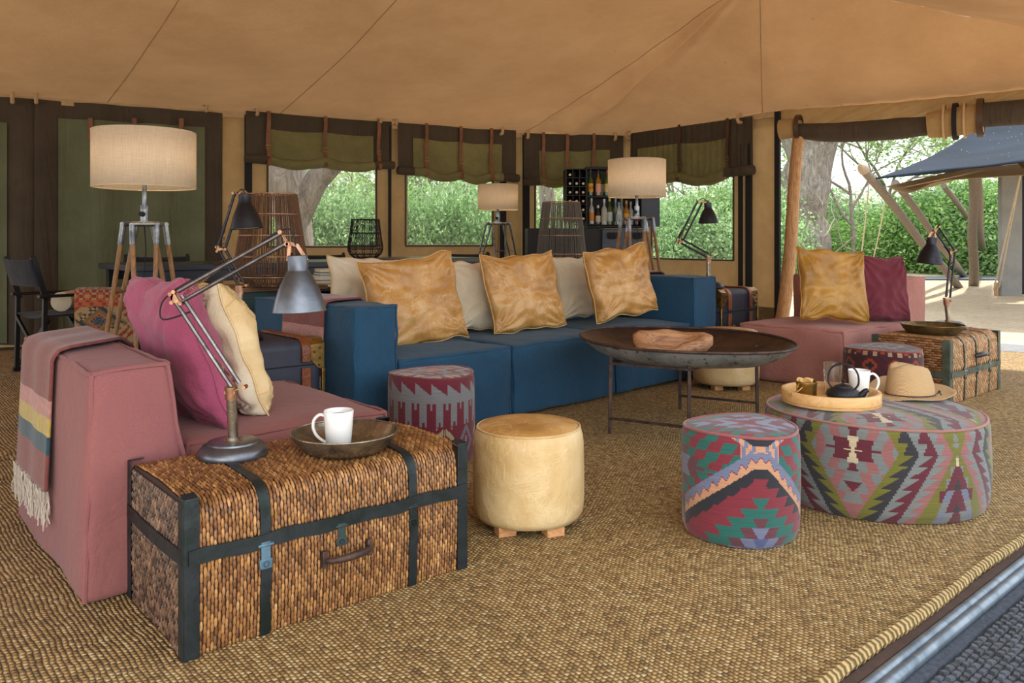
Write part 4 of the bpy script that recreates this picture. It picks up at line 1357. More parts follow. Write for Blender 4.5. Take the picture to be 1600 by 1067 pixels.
def kil_teal(s, z):
    TE_, RE, MA, LI, PE_, BK = K('#22635c', '#7c2a38', '#613640', '#6c7491', '#c08f70', '#25262f')
    h = .036; P = .64
    s0 = ((s + P / 2) % P) - P / 2
    sl = .74 if s0 < 0 else 1.0
    a = abs(s0); fz = (z / h) % 1.0
    zin = .292 - sl * max(0, a - .022)    # inner edge of the light chevron
    zout = zin + .068
    zu = .352 + .55 * max(0, a - .03)     # lower edge of the upper chevron
    if z > zu:
        if z < zu + .022: return PE_ if (a / .03) % 1 < .55 else LI
        return BK
    if zin < z < min(zout, .345 if a < .06 else 9):
        fs = (a / .034) % 1.0; mid = zin + .018 + .026 * abs(fs * 2 - 1)
        if abs(z - mid) < .0022: return RE
        return PE_ if z < mid else LI
    if a < .07 and z >= zin: return LI if (a / .026) % 1 < .5 else PE_
    if z <= zin:
        ri = int((.292 - z) / h); f2 = ((.292 - z) / h) % 1.0
        q = int(max(0, a + .020 * f2 + .014) / .044)
        k = ri - q
        if k <= 0: return BK if (a - (.292 - z) / sl) > -.034 - .012 * f2 else RE
        return [BK, RE, RE, TE_, TE_, MA, LI, BL_, LI][min(k, 8)]
    c = P / 2 - a; ad = abs(z - .262); f2 = (ad / h) % 1.0
    ri = int(ad / h); q = int(max(0, c + .020 * (1 - f2) + (.012 if ri % 2 else 0)) / .048)
    if ad < .006 and .04 < c < .20: return MA if c < .12 else TE_
    return [LI, MA, TE_, RE, TE_, RE, TE_, RE, RE][min(8, ri + q)]
BL_ = hx('#4f5a86')
def kil_red(s, z):
    RE, GR, CR, LI = K('#66192a', '#77777a', '#9c9170', '#68626e')
    p = .0785; q = (s % p) / p
    top = .355 + .058 * (1 - q)
    if z > top: return RE
    if z > .318: return GR
    if z > .20:
        if .28 < q < .74:
            if z < .225 and .44 < q < .58: return RE
            return GR
        if z > .285 and (q < .06 or q > .94): return GR
        return RE
    p2 = .13; kx = int(s // p2) % 2; u = (s % p2) / p2 - .5; v = (z - .11) / .085
    if abs(v) > 1: return RE
    if kx == 0:
        if abs(u) < .03: return CR if v < .9 else RE
        w_ = .42 - .10 * abs(v); st = ((v * 1.5 + abs(u) * 2.2) % 1.0)
        return CR if abs(u) < w_ and st < .55 and abs(u) > .06 else RE
    d_ = abs(abs(u) * 1.6 + abs(v) * .6 - .55)
    if d_ < .13: return LI
    if abs(u) < .05 and abs(v) < .35: return GR
    return RE
def kil_small(s, z):
    RE, OR, BK, CR, WI = K('#4a161e', '#8e3a26', '#1a181d', '#a08468', '#3c1520')
    p = .15; r = int(z / .12); v = (z % .12) / .12 - .5
    u = (((s + (p / 2 if r % 2 else 0)) % p) / p - .5)
    k = int(abs(u) * 10) + int(abs(v) * 8)
    if abs(u) < .07 and abs(v) < .2 or abs(v) < .08 and abs(u) < .17: return BK
    if k < 3: return OR
    if k == 3: return RE
    if z > .36 and int(s / .03) % 2: return CR
    return WI if int((s + z) / .02) % 3 else RE
def top_big(x, y):
    return kil_big(y * .9 + .20, .135 + x * .30 + .10 * math.sin(y * 9)) if False else kil_big(x + .10, min(.36, abs(y - .02) * .86))
def lozenge(x, y, cols, w_, h, ph=0.0):
    ay = abs(y); f2 = (ay / h) % 1.0; ri = int(ay / h)
    q = int(max(0, abs(x) + w_ * .45 * (1 - f2) + (w_ * .3 if ri % 2 else 0)) / w_)
    return cols[min(len(cols) - 1, ri + q)]
def top_teal(x, y):
    TE_, RE, MA, LI, PE_, BK = K('#2a6c64', '#7c2a38', '#6b3c48', '#7c84a0', '#c08f70', '#25262f')
    return lozenge(x - .02, y + .02, [RE, LI, MA, LI, MA, TE_, RE, TE_, RE, TE_, RE], .052, .030)
def top_red(x, y):
    RE, GR, CR, LI, OR = K('#741f30', '#85837e', '#a89f78', '#787180', '#bb6e44')
    return lozenge(x, y, [OR, GR, RE, GR, RE, LI, CR, RE, LI, CR], .044, .030)
def top_small(x, y):
    BK, RE, CR, GY = K('#2a2428', '#4f2028', '#8d7460', '#4a4040')
    k = int(abs(x) / .035) + int(abs(y) / .03)
    return [CR, RE, BK, CR, GY, BK, RE, GY][(k) % 8] if (int(x / .012) + int(y / .012)) % 4 else BK
def ottoman(name, px_x, y, r, H, sidef, topf, label, pipe, nu, nv, a0, dome=.018, bulge=.006, z0=.0, cat='ottoman', lean=0.0, topscale=1.0):
    t = thing(name, (px_x, y, 0), 0, label, cat)
    rr = .018
    def side(u, v):
        a = a0 + 2 * PI * u; z = lerp(z0 + .004, H, v)
        rad = r + bulge * math.sin(PI * v) - (.010 * max(0, 1 - v * 12)) - .012 * max(0, (v - .93) / .07) ** 2 + .004 * nz((math.cos(a) * 2, math.sin(a) * 2, v * 2), 1, r * 10) + .004 * math.sin(a * 2 + 1)
        return Vector((rad * math.cos(a), rad * math.sin(a), z + .006 * math.sin(a * 2) * v))
    def s_of(u): return (u - .5) * 2 * PI * r
    mb = MB(); mb.grid(side, nu, nv, 0, lambda u, v: sidef(s_of(u), lerp(z0, H, v)), closeu=True)
    body = mb.build('side_cover', M['kilim'], t, angle=180)
    n = int(nu / 4)
    mb = MB()
    # square-ish grid mapped on the disc
    def top(u, v):
        X = (u - .5) * 2; Y = (v - .5) * 2
        x = X * math.sqrt(max(0, 1 - Y * Y / 2)); y_ = Y * math.sqrt(max(0, 1 - X * X / 2))
        q = math.hypot(x, y_)
        a = math.atan2(y_, x)
        rad = (r - .010 + .004 * math.sin(a * 2 + 1))
        return Vector((x * rad, y_ * rad, H + .006 * math.sin(a * 2) * q + dome * (1 - q ** 4) + .003 * nz((x * 3, y_ * 3, 0))))
    def tc(u, v):
        p = top(u, v); return topf(p.x * topscale, p.y * topscale)
    mb.grid(top, n, n, 0, tc); mb.build('top_cover', M['kilimtop'], t, angle=180)
    mb = MB(); mb.tube([side(k / 96, 1.0) + Vector((math.cos(a0 + 2 * PI * k / 96), math.sin(a0 + 2 * PI * k / 96), 0)) * .004 for k in range(96)], .0052, 8, True)
    mb.build('piping', pipe, t)
    if z0 > .001:
        pass
    return t
# phase: the pattern's s = 0 must face the viewer where the photograph shows its centre
def face_phase(cx, cy, r, px):
    k = (px - 800) / F
    A_ = 1 + 1 / (k * k) if k else None
    # nearest intersection of the sight line with the circle
    d = Vector((k, 1)).normalized(); c = Vector((cx, cy)); tca = c.dot(d); d2 = c.length_squared - tca * tca
    thc = math.sqrt(max(0, r * r - d2)); p = d * (tca - thc) - c
    return math.atan2(p.y, p.x)
cx, cy, r_ = 1.595, 3.515, .448
ottoman('kilim_ottoman', cx, cy, r_, .365, kil_big, top_big, 'large round kilim ottoman carrying the tea tray and the straw hat', m_fabric('pink_piping', '#99685f', '#8c5d56'), 420, 78, face_phase(cx, cy, r_, 1333) - PI, .03, .010)
cx, cy, r_ = .873, 3.037, .214
ottoman('kilim_stool', cx, cy, r_, .398, kil_teal, top_teal, 'teal and red kilim stool with a peach zigzag band in the right foreground', m_fabric('rose_piping', '#8e4a4a', '#7e3e40'), 300, 92, face_phase(cx, cy, r_, 1189) - PI, .016, .004)
cx, cy, r_ = -.41, 4.05, .214
ottoman('kilim_stool', cx, cy, r_, .435, kil_red, top_red, 'red kilim stool with grey comb shapes between the wicker trunk and the blue sofa', m_fabric('wine_piping', '#6a2232', '#581a2a'), 300, 80, face_phase(cx, cy, r_, 674) - PI, .012, .003)
cx, cy, r_ = 2.475, 5.3, .243
ottoman('kilim_pouf', cx, cy, r_, .395, kil_small, top_small, 'small dark red kilim pouf with orange diamonds behind the large ottoman', m_fabric('rust_piping', '#8a3a34', '#742c2a'), 240, 60, face_phase(cx, cy, r_, 1379) - PI, .012, .003)

def leather_stool(cx, cy, r, H, label, feetang):
    t = thing('leather_stool', (cx, cy, 0), 0, label, 'stool')
    mb = MB()
    def f(p, i, a):
        k = 1 + .012 * math.sin(a * 2 + 1) + .010 * nz((math.cos(a) * 2, math.sin(a) * 2, p.z * 6))
        return Vector((p.x * k, p.y * k, p.z))
    pr = [(r * .80, .035), (r * .93, .038), (r * .985, .06)] + [(r * (1.0 + .012 * math.sin(PI * i / 10)), .09 + (H - .16) * i / 10) for i in range(11)] + [(r * .985, H - .04), (r * .95, H - .015), (r * .915, H - .006)]
    mb.lathe(pr, 72, f=f); mb.build('side_cover', M['palehide'], t, angle=180)
    mb = MB(); mb.lathe([(r * .922, H - .008), (r * .86, H + .004), (r * .6, H + .012), (r * .3, H + .014), (.0001, H + .014)], 72, f=f); mb.build('top_cover', M['hidetop'], t, angle=180)
    mb = MB(); mb.tube([f(Vector((r * .925 * math.cos(a), r * .925 * math.sin(a), H - .005)), 0, a) for a in [2 * PI * k / 72 for k in range(72)]], .0045, 6, True); mb.build('seam', M['palehide'], t)
    for a in feetang:
        mb = MB(); mb.box((math.cos(a) * r * .72, math.sin(a) * r * .72, .019), (.07, .06, .038), Matrix.Rotation(.35, 3, 'Z')); mb.build('foot', M['pinewood'], t, bevel=.003)
    return t
M['pinewood'] = m_wood('pine_wood', '#d3a070', '#b07c4c', .6, 'X')
leather_stool(.065, 3.11, .214, .385, 'pale yellow hide stool with a tan leather top in the centre foreground', (-.95, -2.2, .9, 2.3))
leather_stool(1.63, 6.05, .245, .43, 'pale hide stool half hidden under the iron dish table', (-1.0, -2.2, .9, 2.3))

# ------------------------------------------------------------------ crockery and small things
M['porcelain'] = m_plain('white_porcelain', '#e9e8e6', .16, 0, .02, 3, .0, coat=.4)
M['coffee'] = m_plain('dark_coffee', '#2a1710', .15)
M['pan'] = m_metal('aged_tin', '#a59c8c', '#6e665a', .24, 11, .25)
M['panbrass'] = m_metal('aged_brass', '#7d6a44', '#4f4630', .38, 10, .25, .8)
def bowl_pan(name, loc, r, h, mat, label, cat='bowl', ra=1.0):
    t = thing(name, loc, 0, label, cat)
    mb = MB()
    pr = [(.0001, .003), (r * .74, .003), (r * .80, .012), (r * .93, h * .6), (r, h), (r * 1.012, h + .002), (r * 1.0, h - .006)]
    mb.lathe([(.0001, 0), (r * .76, 0), (r * .84, .012), (r * .95, h * .6), (r * 1.01, h), (r * 1.012, h + .003), (r * .995, h), (r * .93, h * .6), (r * .82, .016), (r * .74, .006), (.0001, .006)], 64,
             f=lambda p, i, a: p * 1.0 + Vector((0, 0, .002 * math.sin(a * 5 + i) * (1 if i > 2 else 0))))
    mb.build('shell', mat, t, angle=60)
    mb = MB(); mb.tube(circle((0, 0), r * 1.008, h + .001, 64), .0032, 8, True); mb.build('rim', mat, t)
    return t
tz = .424
bowl_pan('metal_pan', (-.548, 2.60, tz), .170, .056, M['pan'], 'wide aged metal pan on the foreground wicker trunk holding a white mug', 'pan')
def mug(loc, r, h, label, hang, coffee=True, flare_=.82):
    t = thing('mug', loc, R(hang), label, 'mug')
    mb = MB(); n = 48
    def f(p, i, a):
        k = 1 + (.006 * math.sin(a * 48) if 1 < i < 5 else 0)
        return Vector((p.x * k, p.y * k, p.z))
    b = r * flare_
    mb.lathe([(.0001, 0), (b * .94, 0), (b, .006), (lerp(b, r, .35), h * .35), (lerp(b, r, .7), h * .7), (r, h - .002), (r * .97, h), (r * .92, h - .003), (b * .9, .01), (.0001, .008)], 96, f=f)
    mb.build('cup', M['porcelain'], t, angle=60)
    mb = MB()
    pts = smooth_path([(r * .86, 0, h * .84), (r * 1.25, 0, h * .88), (r * 1.62, 0, h * .74), (r * 1.68, 0, h * .52), (r * 1.45, 0, h * .30), (r * .98, 0, h * .14), (b * .9, 0, h * .12)], 6)
    mb.tube(pts, [.0068] * len(pts), 10, sq=.8); mb.build('handle', M['porcelain'], t)
    if coffee:
        mb = MB(); mb.lathe([(.0001, 0), (r * .9, 0)], 32, (0, 0, h * .86)); mb.build('coffee', M['coffee'], t)
    return t
mug((-.568, 2.60, tz + .007), .049, .118, 'white ribbed mug of coffee standing in the wide metal pan', 183)

# straw hat, tray, teapot, tumbler, brass pot on the ottoman
OT = .395
ty = thing('serving_tray', (1.405, 3.50, OT), 0, 'round pale wooden tray with a tall rim on the large ottoman', 'tray')
rt = .204
mb = MB(); mb.lathe([(.0001, 0), (rt, 0), (rt + .002, .004), (rt + .002, .052), (rt, .055), (rt - .012, .055), (rt - .014, .052), (rt - .014, .012), (.0001, .010)], 72)
mb.build('body', m_wood('tray_wood', '#dcb27a', '#c89858', .4, 'X', 3), ty, angle=40)
mb = MB(); mb.tube(circle((0, 0), rt + .0025, .012, 64), .0012, 5, True); mb.build('groove', M['pole'], ty)
M['castiron'] = m_plain('black_cast_iron', '#1e1f26', .42, .3, .15, 30, .35, bscale=160)
tp = thing('teapot', (1.43, 3.425, OT + .012), R(-28), 'small black cast iron teapot in the middle of the wooden tray', 'teapot')
mb = MB(); mb.lathe([(.0001, 0), (.045, 0), (.050, .006), (.066, .022), (.071, .036), (.066, .050), (.050, .062), (.036, .068), (.034, .066), (.0001, .066)], 48); mb.build('body', M['castiron'], tp, angle=50)
mb = MB(); mb.lathe([(.037, .067), (.036, .072), (.02, .078), (.006, .081), (.005, .086), (.009, .090), (.009, .096), (.004, .100), (.0001, .101)], 32); mb.build('lid', M['castiron'], tp, angle=50)
mb = MB(); sp = smooth_path([(.052, 0, .030), (.072, 0, .038), (.085, 0, .055), (.098, 0, .064)], 5); mb.tube(sp, [lerp(.020, .008, i / (len(sp) - 1)) for i in range(len(sp))], 12); mb.build('spout', M['castiron'], tp)
mb = MB(); hp = smooth_path([(.046, 0, .062), (.060, 0, .085), (.058, 0, .125), (.038, 0, .155), (0, 0, .166), (-.038, 0, .155), (-.058, 0, .125), (-.060, 0, .085), (-.046, 0, .062)], 5)
mb.tube(hp, .0042, 8); mb.build('handle', M['castiron'], tp)
mug((1.555, 3.555, OT + .012), .047, .120, 'white ribbed mug on the wooden tray behind the black teapot', -18, False, .80)
pot = thing('brass_pot', (1.29, 3.475, OT + .012), R(-150), 'small aged brass pot filled with biscuits on the left of the tray', 'pot')
mb = MB(); mb.lathe([(.0001, 0), (.038, 0), (.042, .004), (.043, .07), (.045, .074), (.045, .082), (.042, .084), (.040, .08), (.040, .01), (.0001, .01)], 40); mb.build('body', M['brass'], pot, angle=50)
mb = MB(); mb.tube(smooth_path([(.044, .012, .062), (.062, .010, .050), (.085, 0, .038), (.10, -.01, .030)], 4), .004, 8); mb.tube([(.044 + .012 * math.cos(a), .0, .062 + .016 * math.sin(a)) for a in [2 * PI * k / 14 for k in range(14)]], .003, 6, True); mb.build('handle', M['brass'], pot)
M['biscuit'] = m_plain('biscuit', '#d9b072', .8, 0, .15, 30, .2)
b0 = None
for i, (dx, dy, dz, ry) in enumerate(((-.012, 0, .082, .5), (.012, .006, .084, -.4), (0, -.016, .086, .9), (-.02, .014, .080, -.8))):
    if b0 is None:
        mb = MB(); mb.lathe([(.0001, -.004), (.018, -.004), (.021, 0), (.018, .004), (.0001, .005)], 20)
        o = b0 = mb.build('biscuit', M['biscuit'])
    else:
        o = b0.copy(); COL.objects.link(o)
    o.location = (1.29 + dx, 3.475 + dy, OT + .012 + dz); o.rotation_euler = (ry, .7 * ry, i)
    tag(o, ('golden biscuit leaning at the left of the heap in the brass pot', 'golden biscuit at the right of the heap in the brass pot', 'golden biscuit standing at the front of the brass pot', 'golden biscuit at the back of the heap in the brass pot')[i], 'biscuit', 'biscuits in the brass pot')
ld = thing('pot_lid', (1.36, 3.385, OT + .012), 0, 'small dull metal lid lying in front of the teapot on the tray', 'lid')
mb = MB(); mb.lathe([(.0001, 0), (.040, 0), (.041, .003), (.028, .008), (.0001, .010)], 32); mb.build('disc', M['pan'], ld)
mb = MB(); mb.lathe([(.003, .009), (.003, .014), (.007, .018), (.006, .024), (.0001, .026)], 16); mb.build('knob', M['pan'], ld)
def m_glass(name, col=(1, 1, 1, 1), rough=.02):
    N = NT(name)
    gl = N.n('BsdfGlass', None, Color=col, Roughness=rough, IOR=1.45)
    tr = N.n('BsdfTransparent', None, Color=col)
    mx = N.n('MixShader', None, i0=.2, i1=gl.outputs[0], i2=tr.outputs[0])
    N.t.links.new(mx.outputs[0], N.out.inputs[0]); return N.m
M['glass'] = m_glass('clear_glass')
gt = thing('glass_tumbler', (1.455, 3.60, OT + .012), 0, 'tall cut glass tumbler standing behind the teapot on the tray', 'glass')
mb = MB()
def cut(p, i, a):
    k = 1 + (.030 * (1 if (int(a / (2 * PI) * 24) + i) % 2 else -1) if 1 < i < 9 else 0)
    return Vector((p.x * k, p.y * k, p.z))
mb.lathe([(.0001, 0), (.032, 0), (.033, .012), (.034, .03), (.035, .045), (.036, .06), (.037, .075), (.038, .09), (.039, .105), (.040, .118), (.040, .145), (.038, .146), (.037, .14), (.031, .014), (.0001, .012)], 48, f=cut)
mb.build('tumbler', M['glass'], gt, smooth=True, angle=20)
# straw hat
M['straw'] = m_attr('hat_straw', .85, .3, (260, 260, 120), .6)
N = NT('hat_straw_weave'); co = N.coord()
wv_ = N.n('TexWave', {'bands_direction': 'DIAGONAL'}, Vector=co, Scale=90.0, Distortion=3.0, Detail=2.0).outputs[1]
N.bsdf(Base_Color=N.ramp(wv_, [(.1, hx('#b08a5e')), (.7, hx('#d9ba8c'))]), Roughness=.8, Normal=N.bump(wv_, .8, .003)); M['straw'] = N.m
ht = thing('straw_hat', (1.825, 3.64, OT - .002), R(14), 'woven straw brimmed hat with a dark cord resting on the large ottoman', 'hat')
mb = MB()
def crown(p, i, a):
    k = max(0, (p.z - .05) / .11)
    x = p.x * 1.12; y = p.y * (.92 - .34 * k * (1 if abs(math.cos(a)) > .0 else 0) * max(0, math.cos(a)) )
    z = p.z
    if i >= 5: z -= .036 * math.exp(-(y / .020) ** 2) * (1 if i > 5 else .4)
    z += .012 * math.cos(a) * k * -1
    return Vector((x, y, z))
cr_ = [(.100, .004), (.099, .03), (.096, .06), (.091, .09), (.085, .12), (.077, .138), (.060, .147), (.03, .148), (.0001, .145)]
mb.lathe(cr_, 64, f=crown); mb.build('crown', M['straw'], ht, angle=180)
mb = MB()
def brim(u, v):
    a = 2 * PI * u; rx = lerp(.108, .205, v); ry = lerp(.090, .165, v)
    z = .006 + v * v * (.060 * math.sin(a) ** 2 * abs(math.sin(a)) * (1 if math.sin(a) > 0 else .25) - .004 + .034 * max(0, math.cos(a)) ** 2) + .004 * math.sin(a * 5) * v
    return Vector((rx * math.cos(a), ry * math.sin(a), max(z, .0015)))
mb.grid(brim, 72, 8, closeu=True); mb.build('brim', M['straw'], ht, angle=180, solid=.003)
mb = MB(); mb.tube([Vector((.1105 * math.cos(a), .0925 * math.sin(a), .014)) for a in [2 * PI * k / 60 for k in range(60)]], .003, 6, True)
mb.tube([(.098, -.052, .016), (.112, -.055, .022), (.118, -.06, .010)], .003, 6); mb.lathe([(.0001, -.006), (.006, -.003), (.006, .003), (.0001, .006)], 10, (.110, -.056, .026))
mb.build('cord', m_plain('hat_cord', '#3a3230', .7), ht)
# bowl on the pale trunk
bowl_pan('brass_bowl', (3.02, 5.70, .445), .205, .062, M['panbrass'], 'wide aged brass bowl on the pale wicker trunk', 'bowl')

# ------------------------------------------------------------------ balanced arm desk lamps
M['shademetal'] = m_metal('gunmetal_shade', '#777c85', '#585c64', .28, 4, .08, .85)
M['shadedark'] = m_metal('dark_gunmetal_shade', '#3a3b42', '#2b2b30', .34, 4, .1, .8)
M['shadein'] = m_plain('shade_white_inside', '#d8d0c0', .5)
def desk_lamp(label, base, d, s, J, shade_top, shade_bot, shade_r, shademat, rodmat, post_top, cord=True, dd=(0, 0, 0)):
    """J = [base joint, elbow, head joint] as pixels at depth d; base = world point; s = scale in metres per photograph lamp"""
    t = thing('desk_lamp', base, 0, label, 'lamp', 'balanced arm desk lamps')
    b = Vector(base)
    P = [W(x, y, d + dd[i]) - b for i, (x, y) in enumerate(J)]
    mb = MB(); r = .108 * s
    mb.lathe([(.0001, 0), (r * .98, 0), (r, .006 * s), (r * .97, .02 * s), (r * .86, .034 * s), (r * .74, .040 * s), (r * .72, .045 * s), (r * .70, .046 * s), (.0001, .048 * s)], 56); mb.build('base', shademat, t, angle=35)
    pt = W(post_top[0], post_top[1], d) - b; pt.x = lerp(pt.x, 0, 0)
    foot = Vector((pt.x * .0, 0, .046 * s)); pt2 = Vector((pt.x * 1.0, pt.y, pt.z))
    mb = MB(); mb.tube([foot, foot + Vector((0, 0, .012 * s))], .022 * s, 16); mb.tube([foot + Vector((0, 0, .004 * s)), pt2], .0155 * s, 16)
    po = mb.build('post', M['pan'], t)
    dv = (pt2 - foot).normalized(); mb = MB(); mb.tube([pt2 - dv * .022 * s, pt2 + dv * .018 * s], .0190 * s, 16); mb.build('collar', M['copper'], po); mb = MB(); mb.tube([foot, foot + dv * .005 * s], .029 * s, 20); mb.build('foot_collar', M['copper'], po)
    off = Vector((0, 1, 0)) * .011 * s
    def rods(a, b_, name, gap):
        m2 = MB(); dv = (b_ - a).normalized(); pr_ = dv.cross(Vector((0, 1, 0))).normalized()
        for sg in (-1, 1):
            m2.tube([a + pr_ * gap * sg + dv * .01 * s, b_ + pr_ * gap * sg - dv * .0 * s], .0068 * s, 10)
        o = m2.build(name, rodmat, t)
        sp = MB(); q0 = a + pr_ * gap * .0 + dv * .02 * s + off; q1 = a.lerp(b_, .38) + pr_ * gap + off * .5
        n = 60; L = q1 - q0; e1 = L.normalized().orthogonal().normalized(); e2 = L.normalized().cross(e1)
        sp.tube([q0 + L * (k / n) + (e1 * math.cos(k * 2.2) + e2 * math.sin(k * 2.2)) * .005 * s for k in range(n + 1)], .0018 * s, 4); sp.build('spring', M['copper'], o)
        for q in (a + pr_ * gap, b_ + pr_ * gap, a - pr_ * gap, b_ - pr_ * gap):
            pass
        return pr_
    p1 = rods(P[0], P[1], 'lower_arm', .014 * s)
    p2 = rods(P[1], P[2], 'upper_arm', .017 * s)
    # joint plates
    def plate(name, pts_, w=.0016):
        m2 = MB()
        n = len(pts_)
        for sg in (-1, 1):
            o1 = Vector((0, sg * .009 * s, 0)); o2 = Vector((0, sg * (.009 * s + w), 0))
            m2.add([p + o1 for p in pts_] + [p + o2 for p in pts_], [tuple(range(n)), tuple(range(2 * n - 1, n - 1, -1))] + [(i, n + i, n + (i + 1) % n, (i + 1) % n) for i in range(n)])
        for p in pts_: m2.tube([p + Vector((0, -.014 * s, 0)), p + Vector((0, .014 * s, 0))], .0065 * s, 10)
        return m2.build(name, M['copper'], t)
    u1 = (P[1] - P[0]).normalized(); u2 = (P[2] - P[1]).normalized()
    g = .021 * s
    up = Vector((0, 0, 1))
    plate('base_bracket', [P[0] + p1 * g, P[0] - u1 * .01 * s - p1 * g, pt2 + Vector((-.010 * s, 0, 0)), pt2 + Vector((.010 * s, 0, 0))])
    plate('elbow_bracket', [P[1] + p1 * g - u1 * .004, P[1] - p2 * g + u2 * .002, P[1] + u1 * .020 * s - u2 * .012 * s, P[1] + p2 * g])
    stp = W(shade_top[0], shade_top[1], d + dd[2]) - b; sbt = W(shade_bot[0], shade_bot[1], d + dd[2]) - b
    plate('head_bracket', [P[2] + p2 * g, P[2] + (stp - P[2]) * .35, P[2] - p2 * g])
    ax = (sbt - stp); Ls = ax.length; ax.normalize(); sr = shade_r
    q = Vector((0, 0, -1)).rotation_difference(ax).to_matrix()
    # fork
    m2 = MB()
    for sg in (-1, 1):
        m2.ribbon([P[2] + (stp - P[2]) * .3, (P[2] + stp) * .5 + Vector((sg * sr * .15, 0, .014 * s)) + (stp - P[2]) * .2, stp + q @ Vector((sg * sr * .36, -.001, -Ls * .10))], [(0, -1, .4)] * 3, .011 * s, .002)
    m2.build('fork', M['copper'], t)
    pr = [(.30, .0), (.36, 0), (.38, .01), (.38, .26), (.42, .29), (.58, .42), (.76, .60), (.90, .80), (.985, .97), (1.0, 1.0), (1.015, 1.005), (.985, .99), (.88, .79), (.56, .43), (.36, .27), (.0001, .25)]
    m2 = MB(); m2.lathe([(a * sr, -z * Ls) for a, z in pr], 56, stp, q); sh = m2.build('shade', shademat, t, angle=35)
    m2 = MB(); m2.lathe([(sr * .98, -.985 * Ls), (sr * .87, -.79 * Ls), (sr * .55, -.44 * Ls), (.0001, -.36 * Ls)], 40, stp, q); m2.build('inner_shade', M['shadein'], sh)
    m2 = MB(); m2.lathe([(sr * .42, -.30 * Ls), (sr * .44, -.315 * Ls), (sr * .42, -.33 * Ls)], 40, stp, q); m2.build('ring', shademat, sh)
    m2 = MB(); m2.lathe([(.0001, -.45 * Ls), (sr * .2, -.5 * Ls), (sr * .32, -.7 * Ls), (sr * .2, -.85 * Ls), (.0001, -.9 * Ls)], 16, stp, q); m2.build('bulb', m_plain('bulb_glass', '#e8e0d0', .2), sh)
    if cord:
        m2 = MB()
        c1 = P[1] + (P[1] - P[2]).normalized() * .02 * s
        loop_ = smooth_path([P[1] + u2 * .07 * s + p2 * g * 1.3, P[1] + p2 * g * 1.2, c1 + Vector((-.035 * s, 0, -.01 * s)), c1 + Vector((-.03 * s, 0, -.06 * s)), P[1] - u1 * .06 * s - p1 * g * .6], 6)
        m2.tube(loop_, .0028 * s, 6); m2.build('cord', M['black'], t); m2 = MB()
        m2.tube(smooth_path([P[2] - u2 * .07 * s + p2 * g * 1.2, P[2] - u2 * .03 * s + Vector((0, 0, .03 * s)), P[2] + Vector((.02 * s, 0, .025 * s)), stp], 5), .0028 * s, 6)
        m2.build('cord', M['black'], t)
    return t
desk_lamp('large grey desk lamp with copper joints on the foreground wicker trunk', (-.885, 2.52, .424), 2.50, 1.0, [(371, 606), (278, 465), (444, 372)], (465, 399), (468, 486), .0805, M['shademetal'], m_metal('dark_rods', '#8a888a', '#605e62', .28), (361, 612), dd=(0, 0, -.06))
m = MB(); 
desk_lamp('dark desk lamp standing on the charcoal trunk behind the cream leather cushion', (W(374, 380, 4.15).x, 4.15, .59), 4.15, 1.12, [(378, 446), (346, 388), (372, 304)], (382, 303), (386, 357), .083, M['shadedark'], M['shadedark'], (374, 452))
desk_lamp('dark desk lamp in front of the right hand window on the small charcoal trunk', (W(1107, 380, 7.05).x, 7.05, .69), 7.05, 1.25, [(1108, 400), (1063, 376), (1094, 315)], (1106, 317), (1107, 349), .088, M['shadedark'], M['shadedark'], (1107, 405))
desk_lamp('dark desk lamp leaning over the brass bowl on the pale wicker trunk', (W(1482, 380, 6.02).x, 6.02, .445), 6.02, 1.12, [(1481, 467), (1489, 394), (1463, 357)], (1456, 371), (1452, 412), .095, M['shadedark'], M['shadedark'], (1479, 472))

